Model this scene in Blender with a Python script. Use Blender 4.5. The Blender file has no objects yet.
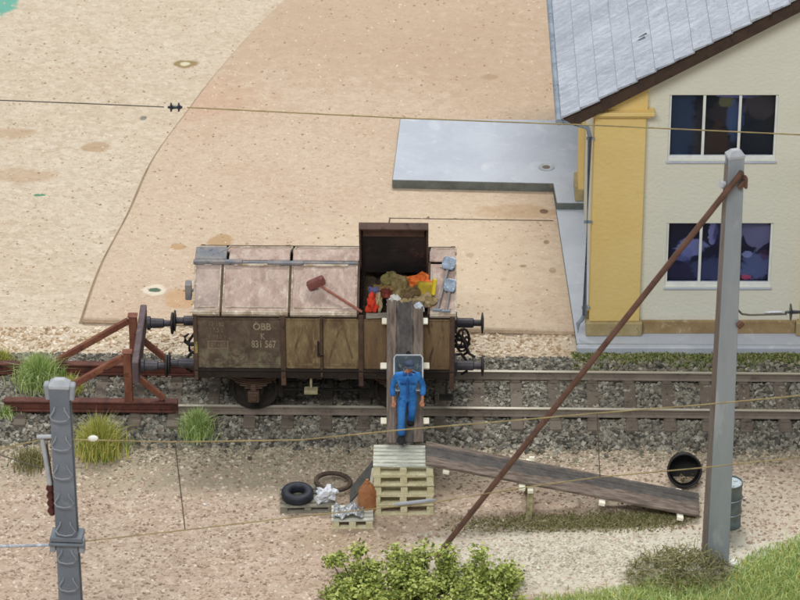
import bpy, math, random
from math import sin, cos, radians as R, pi
from mathutils import Vector, Matrix, Euler
random.seed(7)
S = bpy.context.scene
COL = S.collection
# ------------------------------------------------------------------ camera, light, exposure
TH = R(30); F = 3870.0; DIST = 85.0
TGT = Vector((0, 4.6, .4)); DIRV = Vector((0, cos(TH), -sin(TH)))
CAMP = TGT - DIST * DIRV
cd = bpy.data.cameras.new('camera'); cam = bpy.data.objects.new('camera', cd); COL.objects.link(cam)
cam.location = CAMP; cam.rotation_euler = (R(60), 0, 0)
cd.sensor_width = 36; cd.lens = 36 * F / 800; cd.clip_start = 1; cd.clip_end = 600
S.camera = cam
cd.dof.use_dof = True; cd.dof.focus_distance = 81.5; cd.dof.aperture_fstop = 1.2
S.cycles.filter_width = 1.6
w = bpy.data.worlds.new('World'); S.world = w; w.use_nodes = True
bg = w.node_tree.nodes['Background']
bg.inputs[1].default_value = .45
_t = w.node_tree; _c = _t.nodes.new('ShaderNodeTexCoord'); _s = _t.nodes.new('ShaderNodeSeparateXYZ'); _r = _t.nodes.new('ShaderNodeValToRGB'); _m = _t.nodes.new('ShaderNodeMapRange')
_t.links.new(_c.outputs['Generated'], _s.inputs[0]); _t.links.new(_s.outputs[2], _m.inputs[0]); _m.inputs[1].default_value = -1; _t.links.new(_m.outputs[0], _r.inputs[0]); _t.links.new(_r.outputs[0], bg.inputs[0])
_e = _r.color_ramp.elements; _e[0].position = .35; _e[0].color = (.3, .3, .3, 1); _e[1].position = 1; _e[1].color = (1.05, 1.1, 1.14, 1); _x = _e.new(.55); _x.color = (.62, .64, .66, 1)
def area(name, loc, tgt, size, power, col):
    l = bpy.data.lights.new(name, 'AREA'); l.shape = 'RECTANGLE'; l.size, l.size_y = size; l.energy = power; l.color = col
    o = bpy.data.objects.new(name, l); COL.objects.link(o); o.location = loc
    o.rotation_euler = (Vector(tgt) - Vector(loc)).to_track_quat('-Z', 'Y').to_euler(); return o
area('hall_and_fill_lamp', (2, 44, 76), (0, 2, 0), (34, 9), 45000, (1, .98, .95))
area('hall_and_fill_lamp', (-14, -58, 64), (0, 0, 0), (44, 16), 36000, (1, .99, .97))  # unseen frontal fill lamp, added to brighten the house facade
S.view_settings.view_transform = 'Standard'; S.view_settings.look = 'None'
S.view_settings.exposure = 0.0; S.view_settings.gamma = 1

def ray(px, py): return Vector(((px - 400) / F, DIRV.y + (300 - py) / F * sin(TH), DIRV.z + (300 - py) / F * cos(TH)))
def G(px, py, z=0.0):      # a point of the ground (height z)
    r = ray(px, py); return CAMP + r * ((z - CAMP.z) / r.z)
def V(px, py, Y):          # a point of the vertical plane at depth Y
    r = ray(px, py); return CAMP + r * ((Y - CAMP.y) / r.y)

# ------------------------------------------------------------------ helpers
def lin(c):
    if isinstance(c, str):
        c = [int(c[i:i+2], 16) / 255 for i in (0, 2, 4)]
    return tuple(((x / 12.92) if x <= .04045 else ((x + .055) / 1.055) ** 2.4) for x in c) + (1,)
class NT:
    def __init__(s, m): s.t = m.node_tree; s.n = s.t.nodes; s.l = s.t.links
    def node(s, k, **kw):
        n = s.n.new(k)
        for a, b in kw.items(): setattr(n, a, b)
        return n
    def link(s, a, b): s.l.new(a, b)
    def setin(s, sock, v):
        if isinstance(v, bpy.types.NodeSocket): s.link(v, sock)
        else: sock.default_value = v
    def mix(s, f, a, b, blend='MIX'):
        n = s.node('ShaderNodeMix', data_type='RGBA', blend_type=blend)
        s.setin(n.inputs[0], f); s.setin(n.inputs[6], a); s.setin(n.inputs[7], b); return n.outputs[2]
    def math(s, op, a, b=0.0, c=None, clamp=False):
        n = s.node('ShaderNodeMath', operation=op, use_clamp=clamp); s.setin(n.inputs[0], a); s.setin(n.inputs[1], b)
        if c is not None: s.setin(n.inputs[2], c)
        return n.outputs[0]
    def noise(s, vec, scale, detail=4, rough=.55, dist=0):
        n = s.node('ShaderNodeTexNoise'); s.link(vec, n.inputs['Vector']); n.inputs['Scale'].default_value = scale
        n.inputs['Detail'].default_value = detail; n.inputs['Roughness'].default_value = rough; n.inputs['Distortion'].default_value = dist
        return n.outputs[0]
    def voro(s, vec, scale, out='Color', rnd=1, feature='F1'):
        n = s.node('ShaderNodeTexVoronoi', feature=feature); s.link(vec, n.inputs['Vector']); n.inputs['Scale'].default_value = scale
        return n.outputs[out]
    def step(s, v, lo, hi):
        n = s.node('ShaderNodeMapRange', clamp=True); s.link(v, n.inputs[0]); n.inputs[1].default_value = lo; n.inputs[2].default_value = hi
        n.interpolation_type = 'SMOOTHSTEP'
        return n.outputs[0]
    def scale(s, vec, sc, rot=(0, 0, 0)):
        n = s.node('ShaderNodeMapping'); s.link(vec, n.inputs[0]); n.inputs['Scale'].default_value = sc; n.inputs['Rotation'].default_value = rot; return n.outputs[0]
    def sep(s, vec):
        n = s.node('ShaderNodeSeparateXYZ'); s.link(vec, n.inputs[0]); return n.outputs
    def spot(s, xyz, cx, cy, rx, ry, jitter=None, amt=.5):
        a = s.math('MULTIPLY', s.math('SUBTRACT', xyz[0], cx), 1 / rx); b = s.math('MULTIPLY', s.math('SUBTRACT', xyz[1], cy), 1 / ry)
        d = s.math('ADD', s.math('MULTIPLY', a, a), s.math('MULTIPLY', b, b))
        if jitter is not None: d = s.math('ADD', d, s.math('MULTIPLY', s.math('SUBTRACT', jitter, .5), amt * 4))
        return d
def newmat(name):
    m = bpy.data.materials.new(name); m.use_nodes = True
    t = NT(m); b = m.node_tree.nodes['Principled BSDF']
    tc = t.node('ShaderNodeTexCoord'); oi = t.node('ShaderNodeObjectInfo')
    ad = t.node('ShaderNodeVectorMath', operation='MULTIPLY_ADD'); cmb = t.node('ShaderNodeCombineXYZ')
    for i in range(3): t.link(oi.outputs['Random'], cmb.inputs[i])
    t.link(cmb.outputs[0], ad.inputs[0]); ad.inputs[1].default_value = (17, 31, 23); t.link(tc.outputs['Object'], ad.inputs[2])
    return m, t, b, ad.outputs[0], tc.outputs['Object']
MATS = {}
def mat(name, c1, c2=None, c3=None, sc=3.0, rough=.75, metal=0.0, bump=.15, bsc=30.0, fine=.12, stretch=(1, 1, 1), thr=(.55, .68), bdist=.02, spec=.4):
    """mottled surface: c1 to c2 broad noise, c3 in patches, fine grain, bump"""
    m, t, b, vec, raw = newmat(name)
    v = t.scale(vec, stretch)
    col = lin(c1)
    if c2: col = t.mix(t.step(t.noise(v, sc, 5), .35, .65), lin(c1), lin(c2))
    if c3: col = t.mix(t.step(t.noise(v, sc * 1.9, 6, .65, .6), *thr), col, lin(c3))
    g = t.noise(v, sc * 9, 3)
    gm = t.math('MULTIPLY_ADD', g, fine * 4, 1 - fine * 2)
    cc = t.node('ShaderNodeVectorMath', operation='SCALE'); t.setin(cc.inputs[0], col if not isinstance(col, tuple) else col[:3]); t.link(gm, cc.inputs['Scale'])
    t.link(cc.outputs[0], b.inputs['Base Color'])
    b.inputs['Roughness'].default_value = rough; b.inputs['Metallic'].default_value = metal; b.inputs['Specular IOR Level'].default_value = spec
    bn = t.node('ShaderNodeBump'); bn.inputs['Strength'].default_value = bump; bn.inputs['Distance'].default_value = bdist
    t.link(t.noise(v, bsc, 4), bn.inputs['Height']); t.link(bn.outputs[0], b.inputs['Normal'])
    MATS[name] = m; return m

class MB:
    def __init__(s): s.v = []; s.f = []; s.m = []
    def add(s, vs, fs, mi=0):
        o = len(s.v); s.v += [tuple(p) for p in vs]; s.f += [tuple(i + o for i in q) for q in fs]; s.m += [mi] * len(fs); return s
    def box(s, c, d, rot=None, mi=0):
        x, y, z = d[0] / 2, d[1] / 2, d[2] / 2
        vs = [Vector(p) for p in ((-x,-y,-z),(x,-y,-z),(x,y,-z),(-x,y,-z),(-x,-y,z),(x,-y,z),(x,y,z),(-x,y,z))]
        if rot is not None:
            M = rot if isinstance(rot, Matrix) else Euler(rot).to_matrix()
            vs = [M @ p for p in vs]
        return s.add([p + Vector(c) for p in vs], [(0,3,2,1),(4,5,6,7),(0,1,5,4),(1,2,6,5),(2,3,7,6),(3,0,4,7)], mi)
    def bx(s, x0, x1, y0, y1, z0, z1, mi=0): return s.box(((x0+x1)/2, (y0+y1)/2, (z0+z1)/2), (x1-x0, y1-y0, z1-z0), None, mi)
    def beam(s, p, q, w_, h_, mi=0, up=(0, 0, 1)):     # a bar from p to q, w_ across, h_ along up
        p, q = Vector(p), Vector(q); d = (q - p); L = d.length; d.normalize()
        a = d.cross(Vector(up)).normalized(); b = a.cross(d).normalized()
        M = Matrix((d, a, b)).transposed()
        return s.box((p + q) / 2, (L, w_, h_), M, mi)
    def tube(s, pts, r, n=8, mi=0, cap=True):
        pts = [Vector(p) for p in pts]; rs = r if isinstance(r, (list, tuple)) else [r] * len(pts)
        vs = []; fs = []; N = len(pts); ref = None
        for i, p in enumerate(pts):
            d = (pts[min(i+1, N-1)] - pts[max(i-1, 0)]).normalized()
            if ref is None: ref = Vector((0, 0, 1)) if abs(d.z) < .9 else Vector((1, 0, 0))
            a = d.cross(ref).normalized(); b = d.cross(a).normalized(); ref = a.cross(d) * -1 if False else ref
            for k in range(n):
                t = 2 * pi * k / n; vs.append(p + (a * cos(t) + b * sin(t)) * rs[i])
        for i in range(N - 1):
            for k in range(n):
                k2 = (k + 1) % n; fs.append((i*n+k, i*n+k2, (i+1)*n+k2, (i+1)*n+k))
        if cap: fs.append(tuple(range(n))[::-1]); fs.append(tuple((N-1)*n + k for k in range(n)))
        return s.add(vs, fs, mi)
    def lathe(s, prof, n=24, M=None, mi=0, closed=False):   # prof: (r, z) pairs about z
        vs = []; fs = []; M = M or Matrix.Identity(4)
        for r, z in prof:
            for k in range(n): vs.append(M @ Vector((r * cos(2*pi*k/n), r * sin(2*pi*k/n), z)))
        P = len(prof); rng = range(P) if closed else range(P - 1)
        for i in rng:
            j = (i + 1) % P
            for k in range(n):
                k2 = (k + 1) % n; fs.append((i*n+k, i*n+k2, j*n+k2, j*n+k))
        if not closed:
            fs.append(tuple(range(n))[::-1]); fs.append(tuple((P-1)*n + k for k in range(n)))
        return s.add(vs, fs, mi)
    def prism(s, poly, z0, z1, mi=0):
        n = len(poly); vs = [(x, y, z0) for x, y in poly] + [(x, y, z1) for x, y in poly]
        fs = [tuple(range(n))[::-1], tuple(range(n, 2*n))] + [(i, (i+1) % n, n + (i+1) % n, n + i) for i in range(n)]
        return s.add(vs, fs, mi)
    def build(s, name, mt, parent=None, smooth=False, bevel=0, seg=1, **tags):
        me = bpy.data.meshes.new(name); me.from_pydata(s.v, [], s.f)
        ms = mt if isinstance(mt, (list, tuple)) else [mt]
        for x in ms: me.materials.append(x)
        if len(ms) > 1: me.polygons.foreach_set('material_index', s.m)
        if smooth: me.polygons.foreach_set('use_smooth', [True] * len(me.polygons))
        me.update(); o = bpy.data.objects.new(name, me); COL.objects.link(o)
        if parent: o.parent = parent
        if bevel:
            b = o.modifiers.new('bevel', 'BEVEL'); b.width = bevel; b.segments = seg; b.limit_method = 'ANGLE'; b.angle_limit = R(40)
        if smooth:
            try: me.set_sharp_from_angle(angle=R(40))
            except Exception: pass
        return tag(o, **tags) if tags else o
def tag(o, label=None, cat=None, group=None, kind=None):
    if label: o['label'] = label
    if cat: o['category'] = cat
    if group: o['group'] = group
    if kind: o['kind'] = kind
    return o
def thing(name, loc, label, cat, rz=0, group=None, rot=None):
    o = bpy.data.objects.new(name, None); COL.objects.link(o); o.location = loc; o.rotation_euler = rot or (0, 0, rz)
    return tag(o, label, cat, group)
def copy_tree(o, parent=None, loc=None, rz=None, label=None):
    c = o.copy(); COL.objects.link(c)
    if parent: c.parent = parent
    if loc is not None: c.location = loc
    if rz is not None: c.rotation_euler.z = rz
    if label: c['label'] = label
    for ch in list(o.children): copy_tree(ch, c)
    return c
def lump(mb, c, r, sub=2, rough=.25, seed=0, mi=0, sq=(1, 1, 1)):
    """an irregular lump: a jittered icosphere"""
    import bmesh
    bm = bmesh.new(); bmesh.ops.create_icosphere(bm, subdivisions=sub, radius=1); rnd = random.Random(seed)
    fr = [(Vector([rnd.uniform(-3, 3) for _ in range(3)]), rnd.uniform(0, 6)) for _ in range(6)]
    vs = []
    for v in bm.verts:
        k = 1 + rough * sum(sin(v.co.dot(a) * 1.6 + b) for a, b in fr) / 3 + rnd.uniform(-1, 1) * rough * .5
        vs.append((c[0] + v.co.x*k*r*sq[0], c[1] + v.co.y*k*r*sq[1], c[2] + v.co.z*k*r*sq[2]))
    mb.add(vs, [tuple(v.index for v in f.verts) for f in bm.faces], mi); bm.free()

# ------------------------------------------------------------------ materials
m_rustbeam = mat('rust_red', '54302a', '693f33', '3d2620', 2.5, .7, bump=.2, fine=.18)
m_rustorange = mat('rust_orange', '744536', '895a45', '553328', 3.0, .7, fine=.18)
m_purple = mat('purple_brown', '6a5a5e', '584a4e', '7c6e6c', 3)
m_black = mat('sooty_black', '1c1a1b', '2a2627', '38322e', 3, .6)
m_iron = mat('dark_iron', '35333a', '45424a', '5a5050', 4, .5)
m_solebar = mat('dirty_solebar', '221b17', '2c231d', '3c3026', 3)
m_under = mat('underframe', '2c2721', '201c19', '453d32', 3)
m_post = mat('weathered_post', '4c3b30', '5b473a', '3a2c26', 4)
m_rusty_rim = mat('lid_rim', 'c0b3a2', '98856f', 'ddd3c4', 5)
m_greyridge = mat('ridge_grey', '6d727a', '8a8583', '4f5258', 4, .6)
m_white = mat('white_paint', 'eeeee6', 'dedcd0', sc=5, fine=.03)
m_batten = mat('pale_batten', 'f7f3e4', 'eae3cc', sc=6, fine=.04)
m_frame = mat('window_frame', 'eef0ea', 'e0e4e2', sc=4, fine=.02, rough=.5)
m_mast = mat('mast_grey', '9aa1a6', '8b9399', 'a8aeb0', 1.2, .6, fine=.04, stretch=(1, 1, .25))
m_mast2 = mat('mast_slate', '78808a', '6c747e', '868d94', 1.2, .6, fine=.05)
m_capg = mat('mast_cap', 'b9bdc2', 'a9adb2', sc=4, fine=.04)
m_brk = mat('bracket_grey', '9da2a8', '8e9399', sc=4, fine=.06)
m_stay = mat('rusty_stay', '5e4338', '6e5044', '4a342c', 3, .6)
m_wire = mat('brass_wire', '9a8a5c', '80704a', sc=3, rough=.45, metal=.3, fine=.05)
m_wired = mat('dark_wire', '5d5646', '4b463c', sc=3, rough=.5, fine=.05)
m_silver = mat('silver', 'b8bec8', '8f97a2', 'dfe5ee', 8, .35, metal=.5)
m_rub = mat('tyre_rubber', '1d222c', '272c36', '343844', 6, .6)
m_ringr = mat('old_rubber', '42342f', '54453c', '6a5a4c', 8, .8)
m_rustcan = mat('canister_rust', '9a6440', 'a8744c', '7a4c30', 4, .7)
m_boarddark = mat('dark_board', '47474a', '56554f', '3a3a3c', 3, .7)
m_drum = mat('drum_blue', '76858a', '5c686a', '8a7a62', 3, .5)
m_drumtop = mat('drum_lid', 'a9bcc6', 'c5d2d8', '8b979a', 4, .45)
m_barrel = mat('barrel_black', '0c0c0b', '141411', '26251c', 4, .6)
m_stone = mat('stucco_stone', 'b3a47c', 'a39268', '8f8263', 2.5, .85)
m_soffit = mat('verge_brown', '40322b', '4a3a2f', '332925', 3, .8)
m_pipe = mat('pipe_grey', '7c8896', '8f9aa6', '67727e', 3, .5)
m_glassy = mat('anthracite', '50545b', '686c72', sc=4)
m_blue = mat('overall_blue', '3270b8', '4382c6', '265a9c', 7, .9, fine=.12, bump=.6, bsc=9, bdist=.05, spec=.1)
m_skin = mat('skin', 'c08a6c', 'b47c60', sc=8, fine=.04)
m_capm = mat('cap_dark', '2e3a50', '3c4a62', '232c3c', 10)
m_shoe = mat('shoe_black', '23242a', '2e2c2c', sc=8)
m_hair = mat('hair_brown', '33261e', '40302a', sc=20)
m_barrow = mat('barrow_tray', '5f6a72', '4c555c', '8a949a', 4, .45)
m_slate_text = mat('faded_lettering', 'a3987f', '857a64', sc=12, fine=.14)
m_faint = mat('faint_lettering', '8d7b68', '756453', sc=12, fine=.14)
m_hammer = mat('hammer_red', '7a4a44', '6a3a36', '95625a', 6, .6)
m_hamh = mat('handle_red', '9a6656', '84503f', sc=6)
m_moss_s = mat('sleeper_wood', '6b6157', '7a6f63', '574d43', 5, .85, stretch=(.35, .35, 1))
m_railside = mat('rail_side', '7d7268', '8a8074', '665a50', 2, .7)
m_railtop = mat('rail_head', 'd2ccbd', 'c2bbaa', sc=1, rough=.5, metal=.25, fine=.04)
m_ins = mat('insulator_dark', '2c3036', '3b4046', sc=6, rough=.3)

def particle_board(name, base, dark, light, spots=(), grad=None, fs=9.0, contrast=.5, flake=.35, bump=.25):
    m, t, b, vec, raw = newmat(name)
    v = t.scale(raw, (1, 1.5, 1)); big = t.noise(v, .22, 3); mid = t.noise(v, 1.4, 4)
    col = t.mix(t.step(big, .38, .62), lin(base), lin(grad or base))
    dn = t.node('ShaderNodeVectorMath', operation='MULTIPLY_ADD'); nc = t.node('ShaderNodeTexNoise'); t.link(v, nc.inputs['Vector']); nc.inputs['Scale'].default_value = fs * .8
    t.link(nc.outputs[1], dn.inputs[0]); dn.inputs[1].default_value = (.18, .18, .18); t.link(v, dn.inputs[2]); dv = dn.outputs[0]
    c1 = t.voro(dv, fs); s1 = t.sep(c1)
    col = t.mix(t.math('MULTIPLY', t.step(s1[0], .45, 1), flake), col, lin(dark))
    col = t.mix(t.math('MULTIPLY', t.step(s1[1], .45, 1), flake), col, lin(light))
    c2 = t.voro(dv, fs * 2.3); s2 = t.sep(c2)
    col = t.mix(t.math('MULTIPLY', t.step(s2[0], .75, 1), flake * 1.2), col, lin(dark))
    col = t.mix(t.math('MULTIPLY', t.step(s2[1], .7, 1), flake), col, lin(light))
    col = t.mix(t.math('MULTIPLY', t.step(mid, .5, .75), contrast * .5), col, lin(dark))
    speck = t.step(t.noise(dv, fs * 3, 2, .4), .66, .72)
    col = t.mix(t.math('MULTIPLY', speck, .5), col, lin('6d5238'))
    xyz = t.sep(raw); jit = t.noise(raw, 3.2, 4)
    for (cx, cy, rx, ry, c, a, soft) in spots:
        d = t.spot(xyz, cx, cy, rx, ry, jit, .55 + soft * .5)
        k = t.step(d, 1.0 + soft, 1.0 - soft * .9 - .1)
        k = t.math('SUBTRACT', 1.0, t.step(d, max(.05, 1.0 - soft - .1), 1.0 + soft + .1))
        col = t.mix(t.math('MULTIPLY', k, a), col, lin(c))
    t.link(col, b.inputs['Base Color']); b.inputs['Roughness'].default_value = .85; b.inputs['Specular IOR Level'].default_value = .25
    bn = t.node('ShaderNodeBump'); bn.inputs['Strength'].default_value = bump; bn.inputs['Distance'].default_value = .05
    h = t.math('ADD', s1[2], t.math('MULTIPLY', t.noise(dv, fs * 2.2, 4), 1.2)); t.link(h, bn.inputs['Height']); t.link(bn.outputs[0], b.inputs['Normal'])
    return m
TAN = 'd9bf98'
gspots = [(-9.3, 12.9, .55, .3, 'b1916c', .5, .4), (-7.18, 12.2, .36, .24, 'ae8c68', .6, .15), (-8.9, 10.8, .8, .35, 'b49470', .5, .5),
          (-6.17, 13.69, .09, .12, '6f7670', .8, .1), (-8.34, 9.81, .14, .07, '3f8a68', .9, .1), (-10.2, 20.1, .45, .8, '5fae9c', .9, .2), (-5.3, 16.6, .32, .2, '8d7440', .8, .3), (-5.3, 16.6, .12, .1, 'e4dcc0', .8, .3)]
m_lower = particle_board('rough_board', 'cdbca5', 'b09c83', 'e5d9c8', gspots, 'd1c2ad', 6.5, .3, .34, .5)
uspots = [(-4.06, 7.35, .3, .3, 'b08f66', .75, .15), (-5.0, 7.1, .16, .14, 'b48f60', .7, .2), (-5.41, 5.13, .24, .24, 'e2d8c6', .8, .2), (-5.41, 5.13, .13, .1, '3a5a48', .9, .3),
          (2.2, 15.58, .22, .14, '8a6a48', .6, .4), (2.6, 8.72, 1.0, .33, 'b0906c', .55, .35), (3.3, 8.75, .1, .1, '5a4630', .8, .3), (1.57, 6.71, .08, .1, '8a6a44', .8, .3), (3.3, 7.3, .07, .09, '7a5c2c', .8, .3), (2.75, 6.2, .09, .07, '6b4c22', .8, .3), (3.4, 6.0, .08, .12, '7a5c34', .8, .3),
          (-4.75, 4.75, .45, .45, 'c09668', .6, .3), (2.3, 5.6, .07, .07, '9a7648', .7, .3), (-5.0, 14.5, 1.6, 1.1, 'c29c82', .45, .8), (-1.0, 19.5, 5.5, 4.5, 'b59c83', .5, .9), (2.5, 16, 2.2, 2.5, 'b89f86', .4, .9), (.5, 6, 3, 2.5, 'd8c7ae', .5, .9)]
m_upper = particle_board('smooth_board', 'c7b099', 'a98f76', 'ddcfbb', uspots, 'ccb8a1', 9, .3, .26, .2)
fspots = [(-3.5, -1.5, 5.5, 1.1, 'a89f88', .8, .8), (2.2, -1.2, 6, .45, '8e8472', .4, .8), (3.6, -5.0, 3.2, 1.2, 'd6d1c0', .75, .9), (6.5, -4.9, 2.3, .9, 'd3d2c2', .7, .8), (7, -3.2, 3, 1.2, 'cfc8b6', .5, .8), (-1, -4.3, 1.2, .4, '8f7c58', .4, .8)]
m_front = particle_board('sandy_ground', 'c0a995', '9d8775', 'dacab9', fspots, 'bdab98', 5.5, .35, .4, .6)
m_bed = mat('ballast_bed', '565148', '454139', '676055', 6, .9, bump=.5, bsc=25, bdist=.05)
m_plate = mat('blue_grey_paint', 'bfc5cf', 'b7bdc8', 'c6cbd4', 1.2, .85, fine=.03, bump=.12, bsc=12, spec=.15)
m_plateedge_shade = mat('plate_edge_shade', '6d7370', '5d625e', '857e6c', 3, .8)  # slab sides in a darker colour, painting in their shade

# ------------------------------------------------------------------ the setting
def hsheet(name, xs, ys, zf, m):
    mb = MB(); nx, ny = len(xs), len(ys)
    vs = [(x, y, zf(x, y)) for y in ys for x in xs]
    fs = [(j*nx+i, j*nx+i+1, (j+1)*nx+i+1, (j+1)*nx+i) for j in range(ny-1) for i in range(nx-1)]
    mb.add(vs, fs); return mb.build(name, m, None, True)
def ss(a, b, x):
    t = min(1, max(0, (x - a) / (b - a))); return t*t*(3-2*t)
rn = random.Random(3)
def gz(x, y): return .03 * sin(x * 1.3 + y) * sin(y * 1.7 - x * .4) * ss(-3, -6, y) + .02 * sin(x * 3.1) * sin(y * 2.3) * 0
ys = [-40, -25, -15] + [-12 + .2 * i for i in range(57)] + [-.6, 0, 1.0, 1.5]
tag(hsheet('ground', [-60, -30] + [-14 + .25 * i for i in range(113)] + [30, 60], ys, gz, m_front), 'pinkish sandy ground of flaky grit in front of the railway track', kind='structure')
mb = MB(); mb.bx(-60, 60, 1.5, 90, -.3, .2)
tag(mb.build('board', m_lower), 'rough cream coloured chipboard ground behind the track', kind='structure')
arc = [(-6.92, 3.9), (-6.66, 6.34), (-6.19, 8.81), (-5.78, 11.41), (-5.08, 13.92), (-4.33, 16.35), (-2.97, 19.93), (-1.0, 23.5), (1.8, 27), (6, 31), (12, 34), (30, 38), (30, 3.0), (10, 3.06), (3.7, 3.37)]
def smooth_curve(P, n=6):
    out = []
    for i in range(len(P)-1):
        p0, p1, p2, p3 = P[max(0, i-1)], P[i], P[i+1], P[min(len(P)-1, i+2)]
        for k in range(n):
            t = k/n; out.append(tuple(.5*(2*p1[j] + (p2[j]-p0[j])*t + (2*p0[j]-5*p1[j]+4*p2[j]-p3[j])*t*t + (3*p1[j]-p0[j]-3*p2[j]+p3[j])*t**3) for j in (0, 1)))
    return out + [P[-1]]
edge = smooth_curve(arc[:12]); arc = edge + arc[12:]
mb = MB(); mb.prism(arc, .205, .35)
tag(mb.build('board', m_upper, bevel=.03), 'smooth tan fibreboard with a curved left edge laid on the rough board', kind='structure')
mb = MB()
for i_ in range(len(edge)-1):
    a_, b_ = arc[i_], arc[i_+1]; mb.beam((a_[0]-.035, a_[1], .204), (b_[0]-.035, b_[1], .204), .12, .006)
tag(mb.build('board_line', mat('edge_shade_brown', '98826a', '846f58', sc=2)), 'painted brown shade line along the curved edge of the tan board', kind='structure')  # soft shadow of the raised board edge, painted as a flat strip
# thin scored line in the board
mb = MB()
mb.beam((-.23, 8.42, .352), (3.5, 8.3, .352), .035, .006); mb.beam((-.23, 8.44, .352), (-.27, 7.9, .352), .03, .006)
tag(mb.build('board_line', m_post), 'fine dark scored line across the tan board', kind='structure')
def slab(poly, z0, z1):
    mb = MB(); mb.prism(poly, z0, z1); mb.m = [0, 0] + [1]*len(poly); return mb
mb = slab([(0, 12.91), (-.18, 9.84), (3.53, 9.66), (3.58, 8.72), (4.6, 8.70), (4.6, 12.85)], .352, .58)
tag(mb.build('pavement', [m_plate, m_plateedge_shade], bevel=.012), 'raised pale blue grey slab left of the yellow house', kind='structure')
# drain hole
mb = MB(); mb.lathe([(.19, .581), (.19, .60), (.13, .60), (.1, .586)], 18, Matrix.Translation((3.40, 10.46, 0)))
o = mb.build('drain_cover', m_capg, None, True); tag(o, 'small round hole with a pale rim at the corner of the slab', 'drain cover')
mb = MB(); mb.lathe([(.09, .59), (.05, .605)], 12, Matrix.Translation((3.40, 10.46, 0))); mb.build('hole', m_moss_s, o)
mb = slab([(3.54, 9.5), (3.8, 2.7), (9.9, 2.62), (40, 2.6), (40, 9.5)], .352, .41)
tag(mb.build('pavement', [m_plate, m_plateedge_shade], bevel=.01), 'pale blue grey base slab the yellow house stands on', kind='structure')
mb = MB(); mb.prism([(3.8, 2.72), (3.8, 2.56), (40, 2.46), (40, 2.62)], .1, .405)
tag(mb.build('kerb', m_plate, bevel=.03), 'pale front edge of the house slab above the moss', kind='structure')

# track frame: rotated by a degree
TR = R(-.94)
def trk(s, t, z): return Vector((s * cos(TR) - t * sin(TR), .055 + s * sin(TR) + t * cos(TR), z))
def trkobj(o): o.location = (0, .055, 0); o.rotation_euler = (0, 0, TR); return o
mb = MB()
prof = [(-.82, -.02), (-.5, .12), (.0, .17), (1.5, .17), (2.15, .22), (2.5, .17), (2.6, -.1), (-.82, -.1)]
vs = [(x, y, z) for x in (-30, 30) for y, z in prof]; n = len(prof)
mb.add(vs, [(i, i + n, (i+1) % n + n, (i+1) % n) for i in range(n)] + [tuple(range(n)), tuple(range(2*n-1, n-1, -1))])
tag(trkobj(mb.build('ballast_bed', m_bed)), 'dark ballast bed under the track', kind='structure')
# stones
st = [mat('stone_a', '858175', '948f83', sc=9), mat('stone_b', '69675e', '77746a', sc=9), mat('stone_c', 'a19c90', 'b1ab9f', sc=9), mat('stone_d', '8f8678', '7d7466', sc=9), mat('stone_e', '4c4a43', '58554d', sc=9)]
def stones(name, n, fx, zf, szr, mats, label, cuts=()):
    mb = MB(); rr = random.Random(11)
    for i in range(n):
        s, t = fx(rr); z = zf(s, t)
        r = rr.uniform(*szr); M = Euler((rr.uniform(0, 6), rr.uniform(0, 6), rr.uniform(0, 6))).to_matrix()
        k = [rr.uniform(.7, 1.25) for _ in range(3)]
        vs = []
        for a in ((-1,-1,-1),(1,-1,-1),(1,1,-1),(-1,1,-1),(-1,-1,1),(1,-1,1),(1,1,1),(-1,1,1)):
            q = Vector([a[j] * k[j] * r * rr.uniform(.4, .75) for j in range(3)]); vs.append(M @ q + Vector((s, t, z + r * .25)))
        mb.add(vs, [(0,3,2,1),(4,5,6,7),(0,1,5,4),(1,2,6,5),(2,3,7,6),(3,0,4,7)], rr.choices(range(len(mats)), [4, 4, 2.2, 3, 3.2][:len(mats)])[0])
    o = mb.build(name, mats); return tag(o, label, kind='stuff')
def bz(s, t):
    for (a, b), (c, d) in zip(prof[:6], prof[1:7]):
        if a <= t <= c: return max(0, b + (d - b) * (t - a) / (c - a))
    return 0
PITCH = .8
def fx(r):
    while True:
        s = r.uniform(-12.8, 12.8); t = r.uniform(-.62, 2.42) if r.random() > .07 else -.6 - abs(r.gauss(0, .2))
        k = (s - .85 + 40 * PITCH) % PITCH; k = min(k, PITCH - k)
        if -.55 < t < 2.0 and k < .15 and r.random() < (.62 if -.1 < t < 1.6 else .30): continue
        if t > 1.98 and s > 3.6 and r.random() < .65: continue
        if abs(t) < .07 or abs(t - 1.5) < .07: continue
        return s, t
trkobj(stones('ballast_stones', 33000, fx, bz, (.04, .078), st, 'loose grey ballast stones between and beside the sleepers'))
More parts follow.
